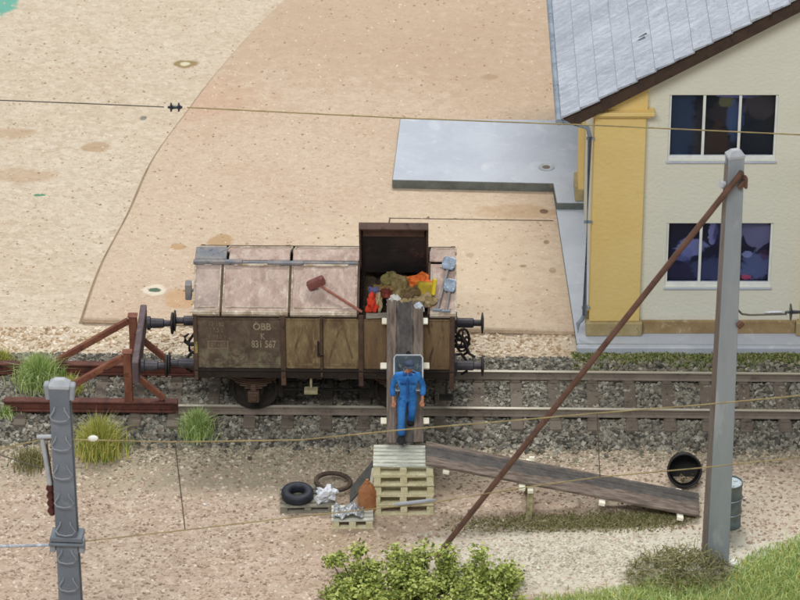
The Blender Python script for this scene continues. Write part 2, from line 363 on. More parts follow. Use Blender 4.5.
# grit on the ground: pale and dark flakes in front, chips behind
gm = [mat('grit_a', 'cbb8a4', 'c0ab97', sc=9), mat('grit_b', 'b39f8c', 'a89381', sc=9), mat('grit_c', 'ded0c0', 'd2c2ae', sc=9), mat('grit_d', 'b9a592', 'ae9986', sc=9), mat('grit_e', '9c8878', '8d7868', sc=9)]
def flakes(name, n, region, zf, szr, mats, label, wts, flat=.35):
    mb = MB(); rr = random.Random(21)
    for i in range(n):
        x, y = region(rr); z = zf(x, y); r = rr.uniform(*szr); a = rr.uniform(0, 6.28); m_ = rr.choice((5, 6, 4))
        tx, ty = rr.gauss(0, .25), rr.gauss(0, .25)
        top = []; bot = []
        for k in range(m_):
            q = a + 2*pi*k/m_; rad = r * rr.uniform(.55, 1.2)
            dx, dy = rad*cos(q), rad*sin(q)*.8; top.append((x+dx*.8, y+dy*.8, z + r*flat*.7 + dx*tx + dy*ty)); bot.append((x+dx, y+dy, z - .01))
        mb.add(top + bot, [tuple(range(m_))] + [(k, m_+k, m_+(k+1) % m_, (k+1) % m_) for k in range(m_)], rr.choices(range(len(mats)), wts)[0])
    return tag(mb.build(name, mats), label, kind='stuff')
def sandpos(r):
    while True:
        x, y = r.uniform(-12, 12), r.uniform(-8.4, -.85)
        d = ((x-3.6)/3.4)**2 + ((y+5.0)/1.15)**2
        if d < 1.2 and r.random() > .12 + .3*max(0, d-.6): continue
        return x, y
flakes('sand_grit', 25000, sandpos, gz, (.02, .06), gm, 'scattered grit and flakes of pinkish sand in front of the track', [4, 3, 3.2, 4, 1.6])
dk = [mat('dirt_a', 'a0977f', '918872', sc=9), mat('dirt_b', 'b4ab97', 'a59c88', sc=9), mat('dirt_c', '827a66', '746c5a', sc=9), mat('dirt_d', 'c6bca8', 'bab09b', sc=9)]
flakes('ballast_dust', 14500, lambda r: (r.uniform(-12, 12), -.58 - abs(r.gauss(0, .55))), gz, (.02, .06), dk, 'fine grey gravel spilled from the ballast onto the sand', [3, 3, 2, 2])
pg_ = [mat('pale_a', 'd0c8b6', 'c5bcaa', sc=9), mat('pale_b', 'dfdaca', 'd4cebd', sc=9), mat('pale_c', 'b4ad9a', 'a59e8b', sc=9)]
flakes('pale_grit', 5500, lambda r: (r.gauss(3.8, 1.7), min(-4.1, r.gauss(-5.0, .55))), gz, (.02, .055), pg_, 'pale bleached grit on the sand in front of the long ramp', [4, 3, 1.2])
cr_ = [mat('crumb_a', 'e6dac6', 'dccdb4', sc=9), mat('crumb_b', 'a98f70', '97805f', sc=9), mat('crumb_c', 'c9b394', 'bda585', sc=9)]
def crumbpos(r):
    while True:
        x, y = r.uniform(-13, 9), 3.6 + 20*r.random()**1.2
        if x > -.4 and 8.5 < y < 13.2: continue
        if x > 3.4 and y < 10: continue
        if x > 4: continue
        return x, y
def boardz(x, y):
    if y < 3.9: return .2
    ex = None
    for a_, b_ in zip(edge, edge[1:]):
        if a_[1] <= y <= b_[1]: ex = a_[0] + (b_[0]-a_[0])*(y-a_[1])/max(1e-6, b_[1]-a_[1]); break
    return .35 if ex is not None and x > ex + .06 else .2
flakes('board_crumbs', 5200, crumbpos, boardz, (.015, .045), cr_, 'tiny pale and brown crumbs scattered over the boards behind the track', [4, 1.4, 3])
m2 = [mat('chip_a', 'd8c8b0', 'cab79c', sc=9), mat('chip_b', 'bfa88c', 'b09779', sc=9), mat('chip_c', 'e9dece', 'dccdb6', sc=9)]
flakes('board_grit', 3100, lambda r: (r.uniform(-12, 3.7), r.uniform(2.5, 3.75)), lambda x, y: .2, (.03, .085), m2, 'cream chips on the strip of board behind the track', [3, 3, 3], .5)

# sleepers and rails
mb = MB(); mb.bx(-.13, .13, -.5, 2.0, .1, .235)
for t in (0, 1.5): mb.bx(-.1, .1, t-.16, t+.16, .235, .26)
sl = mb.build('railway_sleeper', m_moss_s, bevel=.012)
tag(sl, 'brown wooden sleeper in the ballast under the rails', 'sleeper', 'sleepers under the track')
k0 = -12
for k in range(-18, 17):
    s = .85 + k * PITCH; p = trk(s, 0, 0)
    if abs(p.x) > 13: continue
    c = sl if k == 0 else sl.copy()
    if c is not sl: COL.objects.link(c)
    c.location = p; c.rotation_euler = (0, 0, TR + R(rn.uniform(-.8, .8)))
rp = [(-.07, .325), (.07, .325), (.07, .34), (.018, .36), (.018, .425), (.04, .435), (.04, .465), (-.04, .465), (-.04, .435), (-.018, .425), (-.018, .36), (-.07, .34)]
rp = [(a, .24 + (b - .325)*1.0) if b < .37 else ((a, .385 + (b-.435)) if b > .43 else (a, .36)) for a, b in rp]
def rail(t, s0, s1, label):
    mb = MB(); n = len(rp); vs = [(x, t + a, b + .02) for x in (s0, s1) for a, b in rp]
    for i in range(n):
        mb.add([vs[i], vs[(i+1) % n], vs[(i+1) % n + n], vs[i+n]], [(0, 1, 2, 3)], 1 if i == 6 else 0)
    mb.add(vs[:n], [tuple(range(n))]); mb.add(vs[n:], [tuple(range(n))[::-1]])
    o = trkobj(mb.build('rail', [m_railside, m_railtop])); return tag(o, label, 'rail')
rail(0, -4.75, 20, 'near steel rail with shiny head running under the wagon')
rail(1.5, -4.75, 20, 'far steel rail with shiny head running behind the wagon')
# ------------------------------------------------------------------ buffer stop
bs = thing('buffer_stop', trk(-5.6, .75, 0), 'rust brown timber buffer stop with raking struts at the end of the track', 'buffer stop', TR)
for t, s0, s1, zz, lab in ((-.75, -2.7, .95, .0, 'near'), (.75, -3.9, 1.2, 0, 'far')):
    mb = MB(); mb.bx(s0, s1, t-.1, t+.1, .29, .34); mb.bx(s0, s1, t-.05, t+.05, .34, .5); mb.bx(s0, s1, t-.09, t+.09, .5, .55)
    mb.build('sole_beam', m_rustbeam, bs, bevel=.01)
    zt = 1.72
    mb = MB(); mb.bx(-.16, .01, t-.08, t+.08, .55, zt); mb.bx(-.18, .03, t-.1, t+.1, zt-.0, zt+.025); mb.build('post', m_rustorange, bs, bevel=.012)
    mb = MB(); mb.beam((-.17, t, zt-.12), (-1.72, t, .6), .11, .13); mb.build('raking_strut', m_rustorange, bs, bevel=.012)
    mb = MB(); mb.beam((.02, t, 1.22), (.66, t, .6), .11, .12); mb.build('front_strut', m_rustorange, bs, bevel=.012)
mb = MB(); mb.bx(.055, .19, -1.2, 1.2, 1.24, 1.74)
mb.build('buffer_beam', m_purple, bs, bevel=.015)
for t in (-.875, .875):
    mb = MB(); M = Matrix.Translation((.22, t, 1.47)) @ Matrix.Rotation(R(90), 4, 'Y')
    mb.lathe([(.15, 0), (.15, .06), (.11, .08), (.10, .34), (.07, .36), (.06, .5), (.05, .52)], 16, M)
    b = mb.build('buffer', m_iron, bs, True)
    mb = MB(); mb.lathe([(.2, .5), (.235, .51), (.235, .545), (.2, .56)], 20, M); mb.build('buffer_disc', m_black, b, True)

# ------------------------------------------------------------------ wagon
m_lid = mat('lid_pinkish_rust', 'b7a195', '9f867b', 'cbbeb1', 2.6, .8, bump=.2, fine=.14, thr=(.42, .8), stretch=(1.3, .7, .7))
m_lidend = mat('lid_grey_pink', 'b8a59a', '9a8981', 'c6bbb0', 2.2, .8, fine=.14)
m_lidin = mat('lid_inside_soot', '352a28', '201d1e', '54382f', 1.6, .8, fine=.15)
m_lidlip = mat('lid_lip_brown', '4d3a33', '5a453b', '3c2c25', 3)
m_side = mat('side_brown', '55453a', '655444', '77705a', 2.4, .85, fine=.18, thr=(.45, .85), stretch=(1, 1, .8))
m_door = mat('door_ochre', '857354', '634f3b', '9b8b67', 2.6, .85, fine=.2, stretch=(1.6, 1, .5), thr=(.45, .8))
m_side2 = mat('side_rust_streak', '6c563f', '826c50', '503e30', 2.2, .85, fine=.16, stretch=(1.8, 1, .35))
def sidemat():
    m, t, b, vec, raw = newmat('side_weathered'); xyz = t.sep(raw)
    col = t.mix(t.step(t.noise(raw, 2.6, 5, .65), .32, .7), lin('4c3e33'), lin('65564a'))
    n1 = t.noise(raw, 4.2, 6, .7, .5); low = t.math('SUBTRACT', 1.0, t.step(xyz[2], 1.5, 2.15))
    col = t.mix(t.math('MULTIPLY', t.math('MULTIPLY', t.step(n1, .42, .62), low), .75), col, lin('86846a'))
    col = t.mix(t.math('MULTIPLY', t.step(t.noise(raw, 3.1, 6, .7, .9), .5, .66), .45), col, lin('7a6b58'))
    col = t.mix(t.math('MULTIPLY', t.step(t.noise(t.scale(raw, (6, 1, 1)), 2.5, 5, .7), .5, .75), .4), col, lin('33271f'))
    t.link(col, b.inputs['Base Color']); b.inputs['Roughness'].default_value = .85
    bn = t.node('ShaderNodeBump'); bn.inputs['Strength'].default_value = .3; bn.inputs['Distance'].default_value = .02; t.link(t.noise(raw, 18, 4), bn.inputs['Height']); t.link(bn.outputs[0], b.inputs['Normal']); return m
m_sidew = sidemat()
WX = -1.54
wg = thing('goods_wagon', trk(WX, .75, .40), 'weathered brown lidded goods wagon with one roof lid open at the buffer stop', 'wagon', TR)
HL, HW = 2.68, 1.42
# floor, solebars, headstocks
mb = MB(); mb.bx(-HL+.02, HL-.02, -HW+.05, HW-.05, 1.22, 1.34); mb.build('floor', m_under, wg)
for s in (-1, 1):
    mb = MB(); mb.bx(-HL, HL, s*(HW-.03)-.06, s*(HW-.03)+.06, 1.14, 1.36); mb.bx(-HL, HL, s*(HW+.04)-.03, s*(HW+.04)+.03, 1.32, 1.355); mb.build('solebar', m_solebar, wg, bevel=.008)
    mb = MB(); mb.bx(s*(HL-.05)-.05, s*(HL-.05)+.05, -HW+.095, HW-.095, .98, 1.34); mb.build('headstock', m_under, wg, bevel=.008)
# sides front/back
def panel(name, x0, x1, m, lab=None, y=-HW):
    mb = MB(); mb.bx(x0, x1, y, y+.05, 1.362, 2.62)
    sgn = -1 if y < 0 else 1; yo = y if y < 0 else y+.05
    for a, b_, c, d in ((x0+.03, x1-.03, 1.37, 1.43), (x0+.03, x1-.03, 2.52, 2.6)): mb.bx(a, b_, min(yo, yo+sgn*.02), max(yo, yo+sgn*.02), c, d)
    return mb.build(name, m, wg, bevel=.006)
pn = panel('side_panel', -HL+.06, -.90, m_sidew)
panel('side_panel', .80, 1.28, m_side2); panel('side_panel', 1.34, HL-.1, m_side2)
d1 = panel('door', -.80, -.09, m_door); d2 = panel('door', -.03, .70, m_door)
for d, x0, x1 in ((d1, -.72, -.17), (d2, .05, .62)):
    mb = MB(); mb.beam((x0+.05, -HW-.008, 1.62), ((x0+x1)/2, -HW-.008, 2.4), .03, .012, up=(0, 1, 0)); mb.beam((x1-.05, -HW-.008, 1.62), ((x0+x1)/2+.03, -HW-.008, 2.4), .03, .012, up=(0, 1, 0))
    mb.bx(x0-.04, x1+.04, -HW-.022, -HW, 1.44, 1.49); mb.build('brace', m_door, d)
mb = MB(); mb.bx(-.15, -.11, -HW-.05, -HW, 1.7, 2.02); mb.bx(-.15, -.02, -HW-.06, -HW-.02, 1.68, 1.72); mb.build('latch', m_solebar, d1, bevel=.006)
panel('side_panel', -HL+.06, HL-.1, m_side, None, HW-.05)
for s in (-1, 1):
    mb = MB(); mb.bx(s*(HL-.04)-.03, s*(HL-.04)+.03, -HW+.06, HW-.06, 1.345, 2.6); mb.build('end_wall', m_side, wg)
def post(x, w_, z0, z1=2.66, y=-1):
    mb = MB(); a = y*(HW); b = y*(HW+.06); mb.bx(x-w_/2, x+w_/2, min(a, b), max(a, b), z0, z1)
    mb.box((x, y*(HW+.065), 1.25), (w_*.9, .03, .1)); mb.build('stanchion', m_post, wg, bevel=.008)
for x, w_, z0 in ((-HL+.03, .08, 1.1), (-.85, .10, .98), (-.06, .05, 1.36), (.75, .10, .98), (1.31, .05, 1.36), (HL-.06, .10, .92)):
    post(x, w_, z0)
for x in (-HL+.03, -.85, .75, HL-.06): post(x, .1, 1.0, y=1)
for s in (-1, 1):
    mb = MB(); mb.bx(-HL, HL, min(s*HW, s*(HW+.045)), max(s*HW, s*(HW+.045)), 2.585, 2.655)
    mb.build('top_rail', m_solebar, wg, bevel=.008)
# gables
for s in (-1, 1):
    mb = MB(); x0 = s*(HL-.03); pts = [(-HW-.01, 2.6), (HW+.01, 2.6), (.3, 3.2), (-.3, 3.2)]
    vs = [(x0 - s*.02, y, z) for y, z in pts] + [(x0 + s*.03, y, z) for y, z in pts]
    mb.add(vs, [(0,1,2,3),(7,6,5,4)] + [(i, i+4, (i+1) % 4+4, (i+1) % 4) for i in range(4)]); mb.build('gable', m_lidend, wg)
SL = math.atan2(.56, 1.15); LL = 1.29; LLB = 1.42
def lidmesh(name, x0, x1, m, rim, sgn=-1, frame=True):
    # local frame: u from ridge to eave
    mb = MB(); hx = Vector((0, -.30 if sgn < 0 else .15, 3.25)); du = Vector((0, sgn*cos(SL), -sin(SL))); nn = Vector((0, sgn*sin(SL), cos(SL)))
    def slab(a, b, u0, u1, n0, n1, mi=0):
        c = hx + du*((u0+u1)/2) + nn*((n0+n1)/2); c.x = (a+b)/2
        M = Matrix((Vector((1, 0, 0)), du, nn)).transposed(); mb.box(c, (b-a, u1-u0, n1-n0), M, mi)
    slab(x0, x1, .02, LL, -.04, 0)
    if frame:
        slab(x0, x1, LL-.07, LL, .001, .03, 1); slab(x0, x0+.04, .10, LL-.07, .001, .022, 1); slab(x1-.04, x1, .10, LL-.07, .001, .022, 1)
        slab(x0+.08, x1-.08, LL-.17, LL-.14, .0, .014, 1); slab(x0+.2, x1-.2, .04, .12, .0, .03, 1)
        slab(x0, x1, LL, LL+.03, -.14, .02, 1)
    return mb.build(name, [m, rim], wg, bevel=.01)
lidmesh('roof_panel', -HL-.02, -2.14, m_lidend, m_rusty_rim)
lidmesh('roof_lid', -2.10, -.74, m_lid, m_rusty_rim)
lidmesh('roof_lid', -.70, .67, m_lid, m_rusty_rim)
rp_ = lidmesh('roof_panel', 2.16, HL+.02, m_lid, m_rusty_rim); 
for a, b in ((-HL-.02, -2.14), (-2.1, -.74), (-.7, .69), (.73, 2.12), (2.16, HL+.02)): lidmesh('roof_lid', a, b, m_lid, m_rusty_rim, 1)
mb = MB(); mb.bx(-HL-.02, -2.05, -.31, .2, 3.25, 3.32); mb.build('ridge_cap', m_greyridge, wg, bevel=.015)
for a, b in ((-2.0, -.74), (-.68, .69), (2.14, HL)):
    mb = MB(); mb.bx(a, b, -.28, .16, 3.25, 3.29); mb.build('ridge_cap', m_lid, wg, bevel=.015)
mb = MB(); mb.bx(.69, 2.14, .05, .31, 3.2, 3.28); mb.build('ridge_cap', m_lidin, wg, bevel=.015)
mb = MB(); mb.bx(-HL-.05, -1.72, -.40, -.29, 3.22, 3.30); mb.bx(-1.72, .68, -.37, -.29, 3.22, 3.27); mb.bx(-1.2, -.45, -.41, -.30, 3.225, 3.285); mb.build('hinge_rail', m_greyridge, wg, bevel=.01)
for x in (-2.12, -.72, .69, 2.14):
    mb = MB(); M = Matrix((Vector((1, 0, 0)), Vector((0, -cos(SL), -sin(SL))), Vector((0, -sin(SL), cos(SL))))).transposed()
    mb.box(Vector((x, -.3, 3.25)) + M @ Vector((0, LL/2, .0)), (.05, LL, .07), M); mb.build('roof_rib', m_post, wg, bevel=.008)
mb = MB(); mb.box((-HL-.12, -.95, 2.93), (.13, .22, .36)); mb.bx(-HL-.1, -HL, -.98, -.92, 2.9, 2.96); mb.build('end_bracket', m_greyridge, wg, bevel=.015)
# hold walls inside under the opening and heap
mb = MB(); mb.bx(.72, .76, -HW+.06, HW-.06, 1.35, 2.6); mb.bx(2.08, 2.12, -HW+.06, HW-.06, 1.35, 2.6); mb.build('partition', m_lidin, wg)
# open lid
ol = MB(); LA = R(22)
def olbox(a, b, u0, u1, n0, n1, mi=0):
    du = Vector((0, -sin(LA), cos(LA))); nn = Vector((0, cos(LA), sin(LA)))
    c = Vector((0, -.30, 3.27)) + du*((u0+u1)/2) + nn*((n0+n1)/2); c.x = (a+b)/2
    M = Matrix((Vector((1, 0, 0)), du, nn)).transposed(); ol.box(c, (b-a, u1-u0, n1-n0), M, mi)
olbox(.70, 2.12, -.35, 1.2, 0, .04); olid = ol.build('open_lid', [m_lidin], wg, bevel=.006)
ol = MB(); olbox(.70, 2.12, 1.2, 1.24, -.14, .04); olbox(.70, .74, -.1, 1.2, -.1, -.001); olbox(2.08, 2.12, -.35, 1.2, -.1, -.001); ol.build('lid_flange', m_lidlip, olid, bevel=.006)
ol = MB(); olbox(.78, 2.04, .86, 1.17, -.03, -.001); ol.build('lid_board', m_lidlip, olid, bevel=.006)
# buffers, hooks, pipes
for sx in (-1, 1):
    for t in (-.875, .875):
        M = Matrix.Translation((sx*HL, t, 1.14)) @ Matrix.Rotation(sx*R(90), 4, 'Y')
        mb = MB(); mb.box((sx*(HL+.02), t, 1.14), (.04, .34, .34)); mb.lathe([(.13, 0), (.13, .05), (.105, .06), (.105, .38), (.07, .40), (.07, .56)], 16, M)
        b = mb.build('buffer', m_iron, wg, True)
        mb = MB(); mb.lathe([(.12, .545), (.22, .56), (.225, .59), (.1, .61)], 22, M); mb.build('buffer_disc', m_black, b, True)
    pts = [(sx*(HL+.02), 0, 1.12)] + [(sx*(HL+.16 + .13*sin(a)), 0, 1.17 + .13*cos(a)) for a in [R(200 + 0*i) - R(42)*i for i in range(1, 7)]]
    mb = MB(); mb.tube([(sx*HL, 0, 1.1), (sx*(HL+.12), 0, 1.08), (sx*(HL+.22), 0, 1.08), (sx*(HL+.3), 0, 1.15), (sx*(HL+.31), 0, 1.26), (sx*(HL+.22), 0, 1.33)], [.05, .05, .045, .045, .035, .02], 8)
    mb.build('coupling_hook', m_black, wg, True)
    for y0 in (-.35, .4):
        mb = MB(); mb.tube([(sx*(HL), y0, 1.08), (sx*(HL+.14), y0, 1.1), (sx*(HL+.26), y0+.02, .9), (sx*(HL+.25), y0+.04, .66), (sx*(HL+.14), y0+.05, .58)], .032, 8)
        mb.build('brake_hose', m_black, wg, True)
# tall hand-brake gear with wheel on right end
mb = MB(); C0 = Vector((HL+.16, -.25, 1.38))
ringp = [C0 + Vector((.15*cos(a)*.9, .05*cos(a), .27*sin(a))) for a in [2*pi*i/18 for i in range(19)]]
mb.tube(ringp, .028, 7)
for i in range(5):
    a = 2*pi*i/5+.3; mb.tube([C0, C0 + Vector((.135*cos(a), .05*cos(a), .27*sin(a)))], .02, 6)
mb.tube([C0 + Vector((-.22, 0, 0)), C0], .03, 6); mb.build('hand_wheel', m_black, wg, True)
mb = MB(); mb.tube([(HL, -.5, 1.6), (HL+.06, -.5, 1.7), (HL+.2, -.45, 1.45), (HL+.3, -.5, 1.2), (HL+.42, -.5, 1.12)], .03, 7); mb.build('brake_hose', m_black, wg, True)
# wheels, springs, axle guards
for ax in (-1.5, 1.5):
    wsn = MB(); wsn.tube([(ax, -1.0, .5), (ax, 1.0, .5)], .07, 10); axle = wsn.build('axle', m_under, wg, True)
    for t in (-.75, .75):
        M = Matrix.Translation((ax, t, .5)) @ Matrix.Rotation(R(90), 4, 'X')
        sg = 1 if t < 0 else -1
        mb = MB(); mb.lathe([(.07, -.07), (.12, -.07), (.12, -.02), (.40, -.03), (.43, -.07), (.5, -.07), (.5, .05), (.54, .055), (.54, .07), (.42, .07), (.40, .02), (.12, .03), (.1, .07)], 36, M if sg < 0 else M @ Matrix.Scale(-1, 4, (0, 0, 1)))
        mb.build('wheel', m_under, axle, True)
        y = t - sg*.27
        mb = MB()
        P = [(ax-.36, 1.16), (ax+.36, 1.16), (ax+.13, .36), (ax-.13, .36)]
        vs = [(a, y-.015, b) for a, b in P] + [(a, y+.015, b) for a, b in P]
        mb.add(vs, [(0,1,2,3),(7,6,5,4)] + [(i, (i+1) % 4, (i+1) % 4+4, i+4) for i in range(4)])
        mb.build('axle_guard', m_under, wg, bevel=.005)
        y2 = y - sg*.08
        mb = MB()
        for k in range(5):
            L = .58 - .1*k; pts = [(ax - L + 2*L*i/8, y2, .98 - .05*k - .14*(1 - ((i-4)/4*(L/.58))**2)+.06) for i in range(9)]
            for p, q in zip(pts, pts[1:]): mb.beam(p, q, .08, .035)
        mb.build('leaf_spring', m_post, wg)
        mb = MB(); mb.box((ax, y2-sg*.02, .5), (.24, .14, .26)); mb.box((ax, y2-sg*.1, .5), (.15, .04, .15)); mb.box((ax, y2, .7), (.12, .12, .16)); mb.build('axle_box', m_post, wg, bevel=.03)
        for dx in (-.6, .6):
            mb = MB(); mb.beam((ax+dx, y2, 1.0), (ax+dx*.93, y2, 1.2), .05, .04); mb.build('spring_hanger', m_under, wg)
# brake blocks + rods
mb = MB(); mb.tube([(-.9, -.75, .45), (.9, -.75, .45)], .03, 6); mb.tube([(0, -1.1, .75), (0, 1.1, .75)], .04, 8); mb.bx(-1.0, -.9, -.82, -.68, .3, .85); mb.bx(.9, 1.0, -.82, -.68, .3, .85); mb.build('brake_rigging', m_under, wg)
# step
mb = MB(); mb.beam((-.29, -1.33, 1.2), (-.29, -1.42, .88), .05, .03, up=(0, 1, 0)); mb.bx(-.43, -.15, -1.54, -1.34, .80, .88); mb.build('footstep', mat('step_olive', 'a39a7a', '8a8266', sc=6), wg, bevel=.01)
mb = MB(); mb.bx(HL-.2, HL-.14, -1.4, -1.36, .7, 1.2); mb.bx(HL-.32, HL-.02, -1.5, -1.3, .66, .70); mb.build('footstep', m_under, wg)
# label clip on the end
mb = MB(); mb.bx(-HL+.01, -HL+.07, -HW-.07, -HW-.062, 1.75, 2.02); mb.build('marking_plate', mat('plate_ochre', '9c8f58', '6f6842', sc=8), wg)
def text(body, size, loc, mt, parent, rot=(R(90), 0, 0), name='lettering', sx=1.0, ext=.003, align='CENTER', bold=0.0):
    cu = bpy.data.curves.new(name, 'FONT'); cu.body = body; cu.size = size; cu.extrude = ext; cu.align_x = align; cu.offset = bold
    cu.resolution_u = 3
    tmp = bpy.data.objects.new(name, cu); COL.objects.link(tmp)
    dg = bpy.context.evaluated_depsgraph_get(); me = bpy.data.meshes.new_from_object(tmp.evaluated_get(dg))
    COL.objects.unlink(tmp); bpy.data.objects.remove(tmp)
    me.materials.clear(); me.materials.append(mt)
    o = bpy.data.objects.new(name, me); COL.objects.link(o); o.parent = parent; o.location = loc; o.rotation_euler = rot; o.scale = (sx, 1, 1); return o
YF = -HW - .006
text('ÖBB', .225, (-1.28, YF, 2.28), m_slate_text, pn, sx=.86, bold=.004)
text('K', .2, (-1.27, YF, 2.06), m_slate_text, pn, sx=.7, bold=.002)
text('831 567', .235, (-1.25, YF, 1.86), m_slate_text, pn, sx=.66, bold=.004)
text('12 180', .15, (-2.22, YF, 2.36), m_faint, pn, sx=.8); text('17,5 t', .15, (-2.22, YF, 2.22), m_faint, pn, sx=.8); text('< 10,0 >', .13, (-2.2, YF, 2.07), m_faint, pn, sx=.85)
mb = MB()
for a, b, c, d in ((-2.4, -1.98, 1.99, 2.01), (-2.4, -1.98, 1.82, 1.84), (-2.4, -2.38, 1.84, 1.99), (-2.0, -1.98, 1.84, 1.99)): mb.bx(a, b, YF-.002, YF+.002, c, d)
mb.build('lettering', m_faint, pn); text('29.4.60', .12, (-2.19, YF, 1.88), m_faint, pn, sx=.85)

# rubbish in the hold: each piece its own thing
heapm = mat('rubble_dark', '4a3c2c', '3a2e24', '6b5a40', 5, .9, bump=.5)
mb = MB(); import itertools
nx, ny = 26, 18; vs = []
rr = random.Random(5)
for j in range(ny+1):
    for i in range(nx+1):
        x = .77 + 1.3*i/nx; y = -1.35 + 2.5*j/ny; z = 2.40 + .28*sin((y+1.3)*1.25) + .06*sin(x*9+y*4) + rr.uniform(-.035, .035)
        vs.append((x, y, z))
mb.add(vs, [(j*(nx+1)+i, j*(nx+1)+i+1, (j+1)*(nx+1)+i+1, (j+1)*(nx+1)+i) for j in range(ny) for i in range(nx)])
o = mb.build('rubbish_heap', heapm); o.location = wg.location; o.rotation_euler = wg.rotation_euler
tag(o, 'dark crumbly rubbish filling the open hold of the wagon', kind='stuff')
RUB = [ # px, py, Y, r, sq, colours, label, name
 (372, 304, -.45, .17, (.75, .8, 1.3), ('c8331f', 'd8492c'), 'crumpled red bag at the left corner of the open hold', 'bag'),
 (379, 302, -.5, .13, (.55, .7, 1.5), ('b9aa86', 'a08f68'), 'narrow beige sack end beside the red bag in the hold', 'sack'),
 (394, 303, -.45, .14, (1.1, .9, 1.05), ('dcdcd6', 'b9b8b0'), 'crumpled white bag in the middle of the open hold', 'bag'),
 (374, 291, -.15, .12, (.9, .9, .8), ('6a6a92', '565478'), 'small bluish rag at the left of the hold', 'rag'),
 (384, 289, -.1, .17, (1.2, 1, .6), ('8d7046', '74562f'), 'tan brown crumpled board scrap above the bluish rag', 'scrap'),
 (390, 283, .05, .20, (.9, .8, 1.1), ('857a4c', '6c6238'), 'olive crumpled bag peaking at the top of the heap', 'bag'),
 (386, 293, -.3, .14, (1.0, .9, .7), ('7a3526', '5f2a20'), 'dark red brown crumpled scrap among the heap', 'scrap'),
 (401, 291, -.15, .24, (.9, .9, 1.15), ('8c7a54', '74643f'), 'large khaki sack in the centre of the heap', 'sack'),
 (417, 284, .05, .24, (1.25, .9, .75), ('d8662a', 'e57a36'), 'bright orange crumpled bag at the top of the heap', 'bag'),
 (413, 295, -.3, .18, (1.0, .9, .8), ('6d5a3c', '594830'), 'brown crumpled lump below the orange bag', 'scrap'),
 (426, 300, -.4, .17, (1.2, .9, .7), ('a08c68', '8a7852'), 'beige crumpled paper in front of the yellow container', 'paper'),
 (410, 301, -.45, .15, (1.2, .8, .5), ('b5a07a', '97835d'), 'pale creased paper edge over the ramp top', 'paper')]
for i, (px, py, Y, r, sq, cs, lab, nm) in enumerate(RUB):
    mb = MB(); lump(mb, (0, 0, 0), r, 3, .38, i+3, 0, sq)
    o = mb.build(nm, mat('rub%d' % i, cs[0], cs[1], sc=6, fine=.12, bump=.5, bsc=14, bdist=.05)); o.location = V(px, py, Y); tag(o, lab, nm)
mb = MB(); mb.box((0, 0, 0), (.36, .3, .42), Euler((R(-25), R(12), R(10)))); o = mb.build('canister', mat('mustard', 'b8a02c', 'a08a26', '8c7d3c', 5), bevel=.06, seg=3)
o.location = V(425, 292, -.2); tag(o, 'mustard yellow container lying on the rubbish at the right', 'container')
mb = MB(); mb.box((0, 0, 0), (.07, .14, .34), Euler((R(-25), R(12), R(10)))); o = mb.build('box', mat('brightyellow', 'e0c832', 'd0b828', sc=5), bevel=.02)
o.location = V(434, 287, -.3); tag(o, 'bright yellow slab leaning on the mustard container', 'box')
# splintered grey plank along the eave
mb = MB(); mb.beam((0, 0, 0), (.74, 0, .03), .16, .05); mb.beam((.35, -.03, -.06), (.78, -.03, -.05), .14, .05)
o = mb.build('plank', mat('grey_plank', '8f8b80', '7b766a', 'b0ab9e', 5, stretch=(.4, 2, 2)), bevel=.01); o.location = V(366, 316, -.62); tag(o, 'short grey splintered plank along the edge of the open hold', 'plank')
# hammer on the lid
M_sl = Matrix((Vector((1, 0, 0)), Vector((0, -cos(SL), -sin(SL))), Vector((0, -sin(SL), cos(SL))))).transposed()
def onlid(px, py, lift):   # point of the front roof slope, lifted off it
    r = ray(px, py); nn = Vector((0, -sin(SL), cos(SL))); p0 = Vector((0, .055+.75+.02-.30, 3.65 + .0)) + nn*lift
    t = (p0 - CAMP).dot(nn) / r.dot(nn); return CAMP + r*t
h0 = onlid(316, 283, .14); h1 = onlid(362, 312, .07)
hm = thing('sledgehammer', h0, 'sledgehammer with rusty red head and long handle lying on the closed roof lid', 'hammer')
mb = MB(); ax = Vector((.9, .0, .45)).normalized(); mb.beam(-ax*.19, ax*.19, .17, .19); mb.build('hammer_head', m_hammer, hm, bevel=.04, seg=2)
mb = MB(); mb.tube([(0, 0, 0), h1 - h0], .028, 8); mb.build('handle', m_hamh, hm, True)
m_blade = mat('blade_blue_grey', '8593a3', '6f7c8b', 'a9bccd', 8, .45, metal=.2)
def shovel(pt, ph, lab, wide):
    a = onlid(*pt, .1); b = onlid(*ph, .07); d = (a - b); L = d.length; d.normalize()
    o = thing('shovel', b, lab, 'shovel'); n_ = Vector((0, -sin(SL), cos(SL))); sd = d.cross(n_).normalized()
    mb = MB(); mb.tube([(0, 0, 0), d*(L-.1)], .03, 8); mb.build('handle', mat('shovel_handle', '8f8c8c', '777270', sc=6), o, True)
    mb = MB(); vs = []
    outl = [(0, -.55), (.12, -.8), (.19, -.5), (.2, .25), (.15, .42), (0, .5)]
    outl = [(-a_, b_) for a_, b_ in outl[::-1][1:-1]] + outl
    outl = [(x*wide*.68, y*.34) for x, y in [(-.14, -.45), (-.2, -.25), (-.2, .3), (-.12, .45), (.12, .45), (.2, .3), (.2, -.25), (.14, -.45)]]
    ctr = d*L
    for lev in (0, .03):
        for x, y in outl: vs.append(ctr + sd*x + d*y + n_*(lev + 1.2*x*x))
    k = len(outl)
    mb.add(vs, [tuple(range(k))[::-1], tuple(range(k, 2*k))] + [(i, (i+1) % k, (i+1) % k+k, i+k) for i in range(k)]); mb.build('blade', m_blade, o)
    mb = MB(); mb.box((0, 0, 0), (.18, .05, .05)); mb.build('grip', m_pipe, o, bevel=.01)
